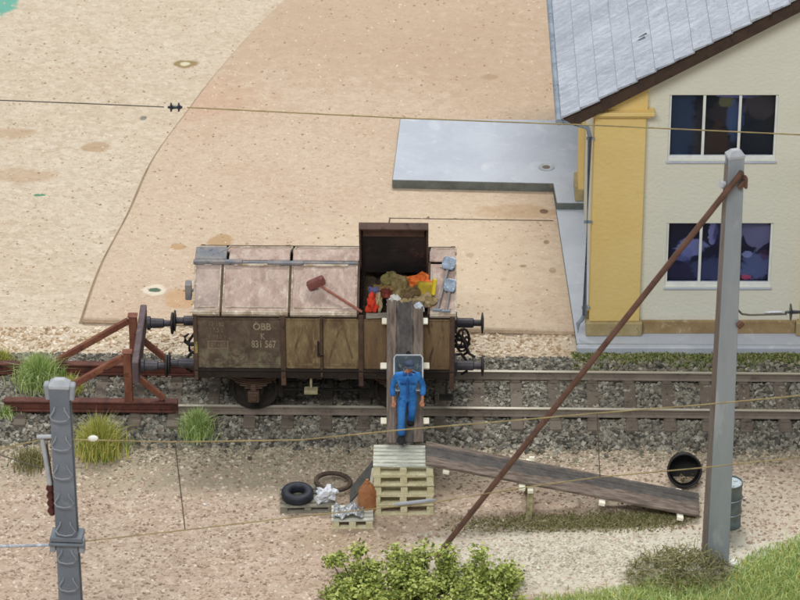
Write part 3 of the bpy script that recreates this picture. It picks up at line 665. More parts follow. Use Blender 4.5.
shovel((449, 264), (437, 310), 'shovel with pale blue blade at the ridge of the wagon roof', 1.0)
shovel((450, 286), (446, 311), 'shorter shovel with grey blade lying lower on the wagon roof', .9)

# ------------------------------------------------------------------ pallets
m_pal = mat('pallet_olive', 'dbd5b4', 'c6be98', 'e6e1c8', 5, .85, fine=.16)
m_palw = mat('pallet_pale', 'd4d5c8', 'b0b3a6', 'e6e7dc', 5, .85, stretch=(.5, 3, 1))
m_palg = mat('pallet_grey', '8d8a7c', '7d796b', 'a3a090', 4, .85)
def pallet(name, loc, L, D, H, mtop, m, lab, rz=0, group=None, nslat=6):
    o = thing(name, loc, lab, 'pallet', rz, group)
    for i in range(nslat):
        y = -D/2 + D*(i+.5)/nslat; mb = MB(); mb.box((0, y, H-.02), (L, D/nslat*.66, .04), (0, 0, R(rn.uniform(-.6, .6)))); mb.build('deck_board', mtop, o, bevel=.006)
    for y in (-D/2+.05, 0, D/2-.05):
        mb = MB(); mb.box((0, y, .02), (L, .1, .04)); mb.build('bottom_board', m, o, bevel=.005)
        for x in (-L/2+.08, 0, L/2-.08):
            mb = MB(); mb.box((x, y, H/2-.01), (.14, .095, H-.085)); mb.build('block', m, o, bevel=.005)
    for x in (-L/2+.08, 0, L/2-.08):
        mb = MB(); mb.box((x, 0, H-.0545), (.12, D-.004, .025)); mb.build('cross_board', m, o)
    return o
PH = .235
SX, SY = .06, -3.0
names = ['bottom pallet of the tall stack, on the sand', 'second pallet from the bottom of the tall stack', 'middle pallet of the tall stack', 'second pallet from the top of the tall stack', 'pale slatted top pallet of the tall stack, carrying both ramps']
for i in range(5):
    pallet('pallet', (SX + rn.uniform(-.02, .02), SY + rn.uniform(-.02, .02), i*PH), 1.22, .84, PH-.003, m_palw if i == 4 else m_pal, m_pal, names[i], R(rn.uniform(-1.2, 1.2)), 'pallets stacked under the ramps')
# ------------------------------------------------------------------ ramps
def rampmat(name, axis, c, half):
    m, t, b, vec, raw = newmat(name); xyz = t.sep(raw); st_ = t.scale(raw, (4, .5, .5) if axis == 0 else (.5, 4, 4))
    col = t.mix(t.step(t.noise(st_, 4, 5, .65), .32, .68), lin('54473f'), lin('85776b'))
    d = t.math('ABSOLUTE', t.math('SUBTRACT', xyz[axis], c)); d = t.math('ADD', d, t.math('MULTIPLY', t.math('SUBTRACT', t.noise(raw, 3.5, 5), .5), .22))
    k = t.math('SUBTRACT', 1.0, t.step(d, half-.03, half+.035)); dk_ = t.mix(t.step(t.noise(raw, 5, 5, .7), .35, .7), lin('2f3034'), lin('55524f'))
    col = t.mix(t.math('MULTIPLY', k, .8), col, dk_); t.link(col, b.inputs['Base Color']); b.inputs['Roughness'].default_value = .75
    bn = t.node('ShaderNodeBump'); bn.inputs['Strength'].default_value = .4; bn.inputs['Distance'].default_value = .02; t.link(t.noise(st_, 14, 4), bn.inputs['Height']); t.link(bn.outputs[0], b.inputs['Normal']); return m
def ramp(p0, p1, width, lab, m_ramp, batts):
    p0, p1 = Vector(p0), Vector(p1); d = (p1-p0); L = d.length; d.normalize(); side = d.cross(Vector((0, 0, 1))).normalized(); n_ = side.cross(d).normalized()
    o = thing('ramp', p0, lab, 'ramp')
    for k in range(3):
        mb = MB(); wd = [width*.275, width*.445, width*.275][k]; off = [-width*.365, 0, width*.365][k]
        M = Matrix((d, side, n_)).transposed(); mb.box(d*(L/2) + side*off + n_*(.035 + (.004 if k != 1 else 0)), (L - .02*k, wd, .06), M)
        mb.build('plank', m_ramp, o, bevel=.01)
    for u, ex in batts:
        mb = MB(); M = Matrix((d, side, n_)).transposed(); mb.box(d*(L*u) - n_*.035, (.13, width + 2*ex, .075), M); mb.build('batten', m_batten, o, bevel=.01)
    return o, d, side, n_
rampA = ramp((.10, -2.66, 1.235), (.10, -.48, 3.31), .74, 'steep plank ramp with dark centre strip from the pallet stack up to the wagon', rampmat('ramp_boards', 0, 0, .16), [(.16, .12), (.545, .13), (.86, .1)])
rampB = ramp((.50, -3.08, 1.235), (6.05, -3.24, .09), .84, 'long low plank ramp sloping from the pallet stack down to the ground at right', rampmat('long_ramp_boards', 1, .06, .2), [(.08, .05), (.355, .13), (.645, .13), (.93, .13)])
m_leg = mat('trestle_dirty', 'bdb48c', '8c8462', '6a6248', 6, .85, fine=.18)
tr = thing('trestle', (2.62, -3.12, 0), 'pale wooden trestle standing under the middle of the long ramp', 'trestle')
for y in (-.45, .55):
    mb = MB(); mb.box((-.01, y, .36), (.13, .11, .74), (R(-4 if y < 0 else 4), R(3), 0)); mb.build('leg', m_leg, tr, bevel=.012)
mb = MB(); mb.box((0, .05, .72), (.12, 1.2, .08)); mb.build('crossbar', m_batten, tr, bevel=.01)
mb = MB(); mb.box((.06, .62, .74), (.12, .06, .16)); mb.build('end_block', m_batten, tr, bevel=.01)
mb = MB(); lump(mb, (0, 0, 0), .11, 2, .35, 5, 0, (1, .6, 1)); o = mb.build('rag', mat('pale_rag', 'b5bfcc', 'cdd5de', sc=9)); o.location = V(418, 308, -.62); tag(o, 'small pale blue rag at the top of the steep ramp', 'rag')

# ------------------------------------------------------------------ wheelbarrow
RA = math.atan2(3.31-1.235, 2.18)
wb = thing('wheelbarrow', (.17, -1.86, 1.235 + .80*math.tan(RA) + .04), 'grey steel wheelbarrow behind the worker on the steep ramp', 'wheelbarrow')
def tray(mb, z0, z1, bw, bl, tw, tl, th, yoff):
    def rect(w_, l_, z, r=.06):
        pts = []
        for cx, cy, a0 in ((w_-r, l_-r, 0), (-w_+r, l_-r, 90), (-w_+r, -l_+r, 180), (w_-r, -l_+r, 270)):
            for k in range(4): a = R(a0 + 30*k); pts.append((cx + r*cos(a), cy + r*sin(a), z))
        return pts
    rings = [rect(bw, bl, z0), rect(tw, tl, z1), rect(tw-th, tl-th, z1), rect(bw-th, bl-th, z0+th)]
    vs = [p for r in rings for p in r]; n = 16; fs = []
    for i in range(3):
        for k in range(n): fs.append((i*n+k, i*n+(k+1) % n, (i+1)*n+(k+1) % n, (i+1)*n+k))
    fs.append(tuple(range(n))[::-1]); fs.append(tuple(3*n+k for k in range(n))); mb.add(vs, fs)
TB = Matrix.Rotation(RA*.55, 4, 'X') @ Matrix.Translation((0, 0, .22))
def xf(mb, M): mb.v = [tuple(M @ Vector(p)) for p in mb.v]; return mb
TB = Matrix.Translation((0, -.0, .30)) @ Matrix.Rotation(R(28), 4, 'X')
mb = MB(); tray(mb, -.14, .14, .17, .26, .29, .42, .022, 0); xf(mb, TB).build('tray', m_barrow, wb, True)
mb = MB(); pts = [TB @ Vector((.29*a, .42*b, .145)) for a, b in ((-1, -.85), (-1, .85), (-.85, 1), (.85, 1), (1, .85), (1, -.85), (.85, -1), (-.85, -1), (-1, -.85))]
mb.tube(pts, .015, 6); mb.build('rim', m_capg, wb, True)
for s in (-1, 1):
    mb = MB(); mb.tube([TB @ Vector((s*.1, .5, -.2)), TB @ Vector((s*.2, -.1, -.16)), (s*.3, -.55, .12)], .02, 8); mb.build('handle', m_silver, wb, True)
M = Matrix.Translation((0, .48, .42)) @ Matrix.Rotation(R(90), 4, 'Y')
mb = MB(); mb.lathe([(.05, -.03), (.15, -.045), (.18, 0), (.15, .045), (.05, .03)], 20, M); mb.build('wheel', m_rub, wb, True)
for s in (-1, 1):
    mb = MB(); mb.tube([TB @ Vector((s*.15, -.2, -.14)), (s*.17, -.25, -.12)], .018, 6); mb.build('leg', m_pipe, wb, True)

# ------------------------------------------------------------------ person
def skin(name, verts, edges, radii, mt, parent, sub=2, root=0):
    me = bpy.data.meshes.new(name); me.from_pydata(verts, edges, []); o = bpy.data.objects.new(name, me); COL.objects.link(o)
    md = o.modifiers.new('skin', 'SKIN'); sd = me.skin_vertices[0].data
    for i, r in enumerate(radii): sd[i].radius = r if isinstance(r, tuple) else (r, r)
    sd[root].use_root = True
    md.use_smooth_shade = True
    s2 = o.modifiers.new('sub', 'SUBSURF'); s2.levels = sub; s2.render_levels = sub
    dg = bpy.context.evaluated_depsgraph_get(); m2_ = bpy.data.meshes.new_from_object(o.evaluated_get(dg))
    bpy.data.objects.remove(o)
    m2_.materials.clear(); m2_.materials.append(mt)
    for p in m2_.polygons: p.use_smooth = True
    q = bpy.data.objects.new(name, m2_); COL.objects.link(q)
    if parent: q.parent = parent
    return q
PX, PY, PZ = .15, -2.56, 1.33
slope = math.tan(RA)
J = {'pel': (0, .02, .93), 'waist': (0, .0, 1.08), 'chest': (0, -.03, 1.30), 'neck0': (0, -.03, 1.46), 'neck': (.02, -.045, 1.53), 'head': (.04, -.07, 1.62), 'crown': (.045, -.07, 1.67),
     'shL': (-.2, -.02, 1.40), 'elL': (-.29, .04, 1.13), 'wrL': (-.27, -.06, .90), 'shR': (.2, -.02, 1.40), 'elR': (.30, .05, 1.13), 'wrR': (.285, -.05, .91),
     'hipL': (-.1, .0, .88), 'knL': (-.115, -.17, .50), 'anL': (-.12, -.12, .08), 'toeL': (-.125, -.30, .035), 'hipR': (.1, .02, .88), 'knR': (.085, -.02, .52), 'anR': (.06, .22, .26), 'toeR': (.06, .10, .14)}
names_ = list(J); idx = {k: i for i, k in enumerate(names_)}
ed = [('pel', 'waist'), ('waist', 'chest'), ('chest', 'neck0'), ('neck0', 'neck'), ('neck', 'head'), ('head', 'crown'), ('chest', 'shL'), ('shL', 'elL'), ('elL', 'wrL'), ('chest', 'shR'), ('shR', 'elR'), ('elR', 'wrR'), ('pel', 'hipL'), ('hipL', 'knL'), ('knL', 'anL'), ('anL', 'toeL'), ('pel', 'hipR'), ('hipR', 'knR'), ('knR', 'anR'), ('anR', 'toeR')]
rad = {'pel': (.13, .1), 'waist': (.12, .09), 'chest': (.15, .1), 'neck0': .07, 'neck': .055, 'head': (.068, .08), 'crown': (.055, .065), 'shL': .06, 'elL': .04, 'wrL': .028, 'shR': .06, 'elR': .04, 'wrR': .028, 'hipL': .085, 'knL': .055, 'anL': .035, 'toeL': .025, 'hipR': .085, 'knR': .055, 'anR': .035, 'toeR': .025}
verts = [J[k] for k in names_]; edges = [(idx[a], idx[b]) for a, b in ed]; radii = [rad[k] for k in names_]
# hands: palm, four fingers and thumb, joined to the wrist
for s, wr in ((-1, 'wrL'), (1, 'wrR')):
    w0 = Vector(J[wr]); 
    def av(p, r): verts.append(tuple(p)); radii.append(r); return len(verts)-1
    pm = av(w0 + Vector((s*.0, -.03, -.06)), (.032, .022)); edges.append((idx[wr], pm))
    for fk in range(4):
        fo = Vector((-.027+.018*fk, 0, 0)); L = (.055, .065, .07, .06)[fk]
        k1 = av(w0 + fo + Vector((0, -.045, -.095)), .0105); k2 = av(w0 + fo + Vector((0, -.055 - L*.35, -.105 - L*.5)), .0095); k3 = av(w0 + fo + Vector((0, -.04 + 0, -.115 - L*.8)), .0085)
        edges += [(pm, k1), (k1, k2), (k2, k3)]
    t1 = av(w0 + Vector((-s*.035, -.045, -.065)), .013); t2 = av(w0 + Vector((-s*.05, -.075, -.1)), .011); edges += [(pm, t1), (t1, t2)]
pr = thing('person', (PX, PY, PZ), 'worker in blue overalls and dark cap walking down the steep ramp', 'person')
skin('body', verts, edges, radii, m_skin, pr, 2)
def sub_skin(name, keys, eds, scale_, mt, over={}):
    ks = list(keys); ii = {k: i for i, k in enumerate(ks)}
    vs = [over[k][0] if k in over else J[k] for k in ks]
    rr_ = []
    for k in ks:
        r = over[k][1] if k in over else rad[k]
        r = r if isinstance(r, tuple) else (r, r); rr_.append((r[0]*scale_+.012, r[1]*scale_+.012))
    return skin(name, vs, [(ii[a], ii[b]) for a, b in eds], rr_, mt, pr, 2)
def lerp(a, b, t): return tuple(Vector(J[a]).lerp(Vector(J[b]), t))
ov = {'cL': (lerp('elL', 'wrL', .86), .045), 'cR': (lerp('elR', 'wrR', .86), .045), 'hL': (lerp('knL', 'anL', .93), .066), 'hR': (lerp('knR', 'anR', .93), .066), 'nk': (lerp('neck0', 'neck', .25), .062)}
pr.scale = (1.06, 1.05, 1.05)
eo = [('pel', 'waist'), ('waist', 'chest'), ('chest', 'nk'), ('chest', 'shL'), ('shL', 'elL'), ('elL', 'cL'), ('chest', 'shR'), ('shR', 'elR'), ('elR', 'cR'), ('pel', 'hipL'), ('hipL', 'knL'), ('knL', 'hL'), ('pel', 'hipR'), ('hipR', 'knR'), ('knR', 'hR')]
ko = ['pel', 'waist', 'chest', 'nk', 'shL', 'elL', 'cL', 'shR', 'elR', 'cR', 'hipL', 'knL', 'hL', 'hipR', 'knR', 'hR']
ovr = sub_skin('overalls', ko, eo, 1.12, m_blue, ov)
m_blue2 = mat('overall_blue_dark', '24559c', '1f4c8e', sc=6)
mb = MB(); mb.bx(-.02, .02, -.186, -.15, 1.0, 1.42)
for s in (-1, 1): mb.box((s*.09, -.175, 1.33), (.11, .03, .035), (R(-8), 0, 0))
mb.build('placket', m_blue2, ovr, bevel=.008)
mb = MB()
for s in (-1, 1): mb.box((s*.05, -.115, 1.485), (.085, .05, .05), (0, s*R(30), s*R(15)))
mb.build('collar', m_blue2, ovr, bevel=.012)
for s, a, t_ in ((-1, 'anL', 'toeL'), (1, 'anR', 'toeR')):
    va, vt = Vector(J[a]), Vector(J[t_]); mb = MB(); lump(mb, (0, 0, 0), .155, 3, .04, 3, 0, (.5, 1.0, .42)); o_ = mb.build('shoe', m_shoe, pr, True); o_.location = va.lerp(vt, .45) + Vector((0, 0, -.0)); o_.rotation_euler = (0 if s < 0 else R(-38) + pi, 0, 0) if s > 0 else (0, 0, 0)
# face and cap
H = Vector(J['head'])
mb = MB(); lump(mb, tuple(H + Vector((0, -.083, -.008))), .016, 2, .0, 1, 0, (.8, 1.1, 1.4)); mb.build('nose', m_skin, pr, True)
mb = MB()
for s in (-1, 1): lump(mb, tuple(H + Vector((s*.028, -.07, .012))), .009, 1, 0, 1, 0, (1.3, .6, .8))
mb.build('eyes', m_shoe, pr, True)
mb = MB(); lump(mb, tuple(H + Vector((0, -.07, -.042))), .016, 1, 0, 1, 0, (1.3, .4, .35)); mb.build('mouth', mat('lips', '8c5346'), pr, True)
mb = MB()
for s in (-1, 1): lump(mb, tuple(H + Vector((s*.078, .0, .0))), .02, 2, 0, 1, 0, (.45, .8, 1.2))
mb.build('ears', m_skin, pr, True)
mb = MB(); lump(mb, tuple(H + Vector((0, .03, .02))), .083, 3, .03, 2, 0, (.98, .95, 1.0)); mb.build('hair', m_hair, pr, True)
mb = MB(); lump(mb, tuple(H + Vector((0, .015, .068))), .094, 3, .06, 4, 0, (1.05, 1.1, .52)); 
mb.lathe([(.05, -.012), (.082, -.008), (.078, .0), (.05, .006)], 20, Matrix.Translation(H + Vector((0, -.055, .055))) @ Matrix.Rotation(R(14), 4, 'X'))
mb.build('cap', m_capm, pr, True)

# ------------------------------------------------------------------ junk by the stack
pg = pallet('pallet', (-1.88, -2.92, 0), 1.12, .85, .15, m_palg, m_palg, 'weathered grey flat pallet carrying the tyre and white bag', R(2), None, 5)
def ringthing(name, R_, r_, loc, m, lab, cat, rot=(0, 0, 0), sqz=1.0, tread=0):
    mb = MB(); n = 40; k = 14; vs = []; fs = []
    for i in range(n):
        a = 2*pi*i/n; tr_ = 1 + (.02 if (i % 2 and tread) else 0)
        for j in range(k):
            b = 2*pi*j/k; cr = cos(b); cz = sin(b); rr_ = R_ + r_*math.copysign(abs(cr)**.7, cr)*(tr_ if cr > .5 else 1)
            vs.append((rr_*cos(a), rr_*sin(a), r_*sqz*math.copysign(abs(cz)**.7, cz)))
    for i in range(n):
        for j in range(k): fs.append((i*k+j, ((i+1) % n)*k+j, ((i+1) % n)*k+(j+1) % k, i*k+(j+1) % k))
    mb.add(vs, fs); o = mb.build(name, m, None, True); o.location = loc; o.rotation_euler = rot; return tag(o, lab, cat)
ringthing('tyre', .235, .095, (-2.08, -3.0, .15+.105), m_rub, 'black rubber tyre lying flat on the grey pallet', 'tyre', (R(3), 0, 0), 1.05, 1)
ringthing('tyre', .35, .045, (-1.36, -2.58, .27), m_ringr, 'thin brown worn bicycle tyre lying behind the white bag', 'tyre', (R(-3), R(4), 0), .9, 1)
mb = MB(); lump(mb, (0, 0, 0), .21, 3, .5, 15, 0, (1.0, .8, .85)); o = mb.build('plastic_bag', mat('white_plastic', 'e9ecf2', 'd5dbe6', 'f6f7f8', 9, .4, fine=.05, bump=.7, bsc=16, bdist=.05)); o.location = (-1.50, -3.1, .30); tag(o, 'crumpled white plastic bag at the right end of the grey pallet', 'bag')
pallet('pallet', (-.96, -3.62, 0), .84, .62, .2, m_palw, m_pal, 'small pale pallet in front with silver foil on top', R(1), None, 4)
# foil
mb = MB(); nx, ny = 14, 8; vs = []; rr = random.Random(9)
for lev in (0, -.012):
    for j in range(ny+1):
        for i in range(nx+1): vs.append((-.34 + .6*i/nx, -.2 + .42*j/ny + .03*sin(i), .05 + rr.uniform(-.035, .035)*(1 if lev == 0 else 0) + lev + .03*sin(i*1.3) + .1*math.exp(-((i-9)/2)**2)))
N1 = (nx+1)*(ny+1); q = [(j*(nx+1)+i, j*(nx+1)+i+1, (j+1)*(nx+1)+i+1, (j+1)*(nx+1)+i) for j in range(ny) for i in range(nx)]
mb.add(vs, q + [tuple(N1 + k for k in f[::-1]) for f in q])
o = mb.build('foil_sheet', mat('foil', 'c2c6ca', '8f9396', 'eceef2', 9, .35, metal=.45, bump=.6, bsc=14, bdist=.05)); o.location = (-1.0, -3.72, .235); tag(o, 'crinkled silver foil lying on the small front pallet', 'foil')
# leaning dark board and pale strip
def lean(name, pts, thick, m, lab, cat):
    a, b, c, d = [Vector(p) for p in pts]; n_ = (b-a).cross(d-a).normalized()*thick
    mb = MB(); vs = [a, b, c, d, a+n_, b+n_, c+n_, d+n_]
    mb.add(vs, [(0,1,2,3),(7,6,5,4),(0,4,5,1),(1,5,6,2),(2,6,7,3),(3,7,4,0)]); o = mb.build(name, m); return tag(o, lab, cat)
lean('board', [V(351, 503, -3.3), V(352, 488, -3.0), V(374, 461, -2.9), V(373, 477, -3.2)], -.04, m_boarddark, 'dark grey board leaning against the left side of the pallet stack', 'board')
lean('slat', [V(368, 492, -3.36), V(371, 492, -3.34), V(374, 468, -3.26), V(372, 468, -3.28)], .03, m_white, 'thin white slat leaning between the dark board and the stack', 'slat')
gb = thing('gas_bottle', (-.66, -3.40, .0), 'rusty brown canister standing between the small pallet and the stack', 'canister', R(8))
mb = MB(); mb.lathe([(.14, .02), (.185, .06), (.185, .50), (.16, .56), (.08, .66), (.05, .68)], 24, Matrix.Translation((0, 0, .08)) @ Matrix.Scale(.8, 4, (0, 1, 0))); mb.build('tank', m_rustcan, gb, True)
mb = MB(); mb.lathe([(.05, .74), (.05, .80), (.03, .81), (.03, .85)], 12); mb.tube([(-.08, 0, .74), (0, 0, .84), (.08, 0, .74)], .015, 6); mb.build('neck', m_rustcan, gb, True)

# ------------------------------------------------------------------ barrels
def drum(mb, r, h):
    mb.lathe([(r*.97, 0), (r, .01), (r, .03), (r*.97, .04), (r*.97, h*.32), (r*1.03, h*.335), (r*.97, h*.35), (r*.97, h*.65), (r*1.03, h*.665), (r*.97, h*.68), (r*.97, h-.04), (r, h-.03), (r, h), (r*.93, h), (r*.93, h-.035)], 36)
dr = thing('oil_drum', (6.62, -3.75, 0), 'upright blue grey oil drum with pale lid behind the right mast', 'drum')
mb = MB(); drum(mb, .245, 1.02); xf(mb, Matrix.Identity(4)); mb.build('drum_shell', m_drum, dr, True)
mb = MB(); mb.lathe([(.225, .985), (.225, .992)], 32); mb.lathe([(.04, .99), (.04, 1.01)], 12, Matrix.Translation((.1, .08, 0))); mb.build('drum_lid', m_drumtop, dr, True)
for z in (.34, .678):
    mb = MB(); mb.lathe([(.252, z-.012), (.262, z), (.252, z+.012), (.24, z)], 36, closed=True); mb.build('hoop', m_silver, dr, True)
ob = thing('oil_drum', (5.8, -2.42, .44), 'open black barrel lying on its side facing the viewer beyond the long ramp', 'barrel', rot=(R(64), 0, R(-3)))
mb = MB(); prof2 = [(.30, -.62), (.32, -.61), (.32, -.42), (.335, -.41), (.32, -.39), (.33, -.2), (.345, -.19), (.33, -.17), (.34, -.02), (.35, 0), (.325, .0), (.31, -.02), (.3, -.6)]
mb.lathe(prof2, 36); mb.build('drum_shell', m_barrel, ob, True)
mb = MB(); mb.lathe([(.335, -.01), (.36, .0), (.335, .012), (.315, .0)], 36, closed=True); mb.build('rim', m_black, ob, True)
rr = random.Random(2); m_lit = mat('litter_ochre', '7a6a3a', '5a4c2c', sc=8)
for i in range(7): mb = MB(); lump(mb, (rr.uniform(-.2, .2), rr.uniform(-.28, -.1), rr.uniform(-.3, -.05)), rr.uniform(.02, .05), 1, .3, i); mb.build('litter', m_lit, ob)

# ------------------------------------------------------------------ masts
def mast(loc, h, w0, w1, d0, rz, m, lab, grooves=True):
    o = thing('catenary_mast', loc, lab, 'mast', rz)
    mb = MB()
    def sec(z, w_, d_, t=.035):   # H section outline
        a, b = w_/2, d_/2
        return [(-a,-b),(a,-b),(a,-b+t),(t*.6,-b+t),(t*.6,b-t),(a,b-t),(a,b),(-a,b),(-a,b-t),(-t*.6,b-t),(-t*.6,-b+t),(-a,-b+t)]
    s0 = sec(0, w0, d0, .06); s1 = sec(h, w1, w1*d0/w0, .05); n = 12
    vs = [(x, y, -.3) for x, y in s0] + [(x, y, h) for x, y in s1]
    mb.add(vs, [tuple(range(n))[::-1], tuple(range(n, 2*n))] + [(i, (i+1) % n, n+(i+1) % n, n+i) for i in range(n)]); mb.build('column', m, o, bevel=.01)
    mb = MB(); a, b = w1/2+.01, w1*d0/w0/2+.01
    mb.add([(-a,-b,h),(a,-b,h),(a,b,h),(-a,b,h),(-a,-b,h+.06),(a,-b,h+.06),(a,b,h+.06),(-a,b,h+.06),(-a*.45,-b*.4,h+.16),(a*.45,-b*.4,h+.16),(a*.45,b*.4,h+.16),(-a*.45,b*.4,h+.16)],
           [(3,2,1,0)] + [(i, (i+1) % 4, 4+(i+1) % 4, 4+i) for i in range(4)] + [(4+i, 4+(i+1) % 4, 8+(i+1) % 4, 8+i) for i in range(4)] + [(8,9,10,11)])
    mb.build('cap', m_capg, o, bevel=.008); return o
m_mastr = mast((6.26, -5.03, 0), 9.05, .47, .31, .34, R(14), m_mast, 'tall pale grey catenary mast at right with a rusty stay')
mb = MB(); mb.bx(-.245, -.238, -.16, .16, .0, 8.9); 
mb.v = [(x*(1-.34*z/9.05), y*(1-.34*z/9.05), z) for x, y, z in mb.v]; mb.build('rust_streak', mat('mast_brownside', '7d7268', '8a8580', '6c5a4c', 1.5, .8, stretch=(1, 1, .3)), m_mastr)
mb = MB(); mb.tube([(-.2, -.1, 8.55), (-.26, -.1, 8.56), (-.3, -.1, 8.5)], [.05, .085, .05], 10); mb.build('insulator_knob', m_capg, m_mastr, True)
mb = MB(); mb.box((.10, -.2, 8.56), (.2, .07, .1), (0, R(-45), 0)); mb.box((.16, -.2, 8.6), (.06, .14, .24)); mb.box((.12, -.22, 8.72), (.1, .06, .08), (0, R(30), 0)); mb.build('stay_clamp', m_stay, m_mastr, bevel=.015)
mb = MB(); mb.box((.2, -.2, 5.5), (.14, .08, .14), (0, R(-40), 0)); mb.build('wire_clamp', m_stay, m_mastr, bevel=.02)
sp0 = V(742, 172, -5.3); sp1 = G(437, 556)
mb = MB(); mb.tube([sp0, sp1], .058, 10); o = mb.build('mast_stay', m_stay, None, True); tag(o, 'long rusty brown stay rod from the right mast down into the bush', 'stay rod')
ml = mast((-6.17, -9.0, 0), 6.45, .44, .36, .3, R(-4), m_mast2, 'slate grey catenary mast in the left foreground with climbing hooks')
for zi in [6.02 - .62*i for i in range(10)]:
    mb = MB(); z = zi; wv = .18
    mb.tube([(-wv, -.19, z-.12), (-.13, -.24, z-.16), (0, -.25, z-.18), (.13, -.24, z-.16), (wv, -.19, z-.12), (.1, -.19, z+.02), (.09, -.17, z+.08)], .012, 6)
    mb.tube([(-wv, -.19, z-.12), (-.1, -.19, z+.02), (-.09, -.17, z+.08)], .012, 6); mb.build('climbing_hook', m_brk, ml, True)
for s in (-1, 1):
    mb = MB(); mb.box((s*.225, -.02, 6.36), (.10, .18, .32), (0, s*R(6), 0)); mb.build('side_bracket', m_brk, ml, bevel=.02)
mb = MB(); mb.box((0, 0, 3.22), (.6, .38, .1)); mb.box((0, -.18, 3.12), (.66, .06, .06)); mb.build('collar', m_mast2, ml, bevel=.015)
for s in (-1, 1):
    mb = MB(); mb.box((s*.27, -.05, 3.05), (.11, .18, .3)); mb.build('side_bracket', m_brk, ml, bevel=.02)
mb = MB(); mb.tube([V(42, 439, -9.02) - ml.location, V(50, 485, -9.02) - ml.location], .045, 8); mb.build('arm_tube', m_capg, ml, True)
mb = MB(); mb.tube([V(46, 444, -8.9) - ml.location, V(53, 490, -8.9) - ml.location], .02, 8); mb.build('arm_tube', m_stay, ml, True)
mb = MB(); A0 = V(50, 485, -9.02) - ml.location; A1 = V(52, 515, -9.02) - ml.location
mb.tube([A0.lerp(A1, k/8) for k in range(9)], [.05 + .035*(k % 2) for k in range(9)], 12); mb.build('insulator', mat('ins_brown', '5a2e26', '48241e', sc=6, rough=.35), ml, True)
mb = MB(); mb.tube([V(37, 438, -9.05) - ml.location, V(60, 436, -9.05) - ml.location], .04, 8); mb.build('clamp', m_capg, ml, True)

# ------------------------------------------------------------------ wires
def wire(pts, r, m, name, lab, sag=0):
    P = []
    for a, b in zip(pts, pts[1:]):
        for k in range(6):
            q = Vector(a).lerp(Vector(b), k/6); P.append(q)
    P.append(Vector(pts[-1])); mb = MB(); mb.tube(P, r, 6); o = mb.build(name, m, None, True); return tag(o, lab, 'wire')
a = V(-60, 98, 1); b = V(175, 107, 1)
wire([a, V(80, 103.3, 1), V(164, 107, 1)], .012, m_wired, 'overhead_wire', 'thin dark wire crossing the boards left of the small insulator')
wire([V(187, 107.4, 1), V(400, 118, 1), V(600, 125.5, 1), V(870, 138, 1)], .014, m_wire, 'overhead_wire', 'thin brass wire right of the small insulator passing the upper window')
ins = thing('wire_insulator', V(175, 107.3, 1), 'small dark two disc insulator on the wire at upper left', 'insulator')
def insul(parent, L, r, n=2):
    mb = MB(); M = Matrix.Rotation(R(90), 4, 'Y'); prof = [(.02, -L/2)]
    for i in range(n):
        x = -L*.26 + L*.52*i/max(1, n-1); prof += [(.03, x-.03), (r, x-.012), (r*.9, x+.012), (.04, x+.03)]
    prof += [(.02, L/2)]; mb.lathe(prof, 20, M); mb.build('discs', m_ins, parent, True)
insul(ins, .30, .10)
W2 = [(-30, 455), (45, 439), (175, 442), (300, 440), (400, 430), (520, 420), (600, 413), (700, 405), (850, 391)]
wire([V(x, y, -9 + max(0, x-200)*.0018) for x, y in W2], .012, m_wire, 'catenary_wire', 'upper sagging brass catenary wire from the left mast passing under the worker')
W3 = [(70, 543), (185, 530), (300, 516.5), (430, 503), (520, 488), (600, 477), (700, 468), (850, 452)]
wire([V(x, y, -9 + max(0, x-200)*.0018) for x, y in W3], .011, m_wire, 'contact_wire', 'lower brass contact wire from the left mast crossing the pallet stack')
wire([V(-30, 547, -9), V(54, 545, -9)], .028, m_silver, 'contact_wire', 'thick pale wire leaving the left mast towards the left edge')
wire([V(-30, 448, -9.1), V(0, 455, -9.1), V(40, 468, -9.1)], .012, m_wired, 'overhead_wire', 'thin dark wire behind the left mast arm')
for x0, y0, x1, y1, lab in ((175, 442, 185, 529, 'thin dark dropper between the two catenary wires at left'), (597, 413, 600, 477, 'thin dark dropper between the two catenary wires at right')):
    wire([V(x0, y0, -9 + max(0, x0-200)*.0018), V(x1, y1, -9 + max(0, x1-200)*.0018)], .012, m_wired, 'dropper_wire', lab)
mb = MB(); mb.tube([V(394, 504.5, -8.66), V(399, 504, -8.65), V(430, 500.5, -8.6), V(436, 500, -8.6)], [.015, .034, .034, .015], 10); o = mb.build('turnbuckle', m_brk, None, True); tag(o, 'silver turnbuckle rod on the lower wire over the pallet stack', 'turnbuckle')
mb = MB(); lump(mb, (0, 0, 0), .075, 3, .05, 3, 0, (1.3, .8, .8)); o = mb.build('wire_clip', m_white, None, True); o.location = V(93, 438.5, -9); tag(o, 'white bead on the upper wire right of the left mast', 'wire clip')
ins2 = thing('wire_insulator', V(797, 312, -5), 'dark two disc insulator at the right edge before the house plinth', 'insulator'); insul(ins2, .46, .17)
wire([V(736, 308, -5), V(742, 314, -5), V(750, 315, -5), V(787, 314, -5)], .02, m_wired, 'tension_wire', 'short dark tension wire from the right mast to the insulator')
wire([V(765, 312.5, -5), V(782, 312.0, -5)], .02, m_silver, 'tension_wire', 'thin silver hook beside the insulator at the right edge')
wire([V(803, 312, -5), V(860, 311, -5)], .02, m_wired, 'tension_wire', 'dark wire beyond the insulator at the right edge')

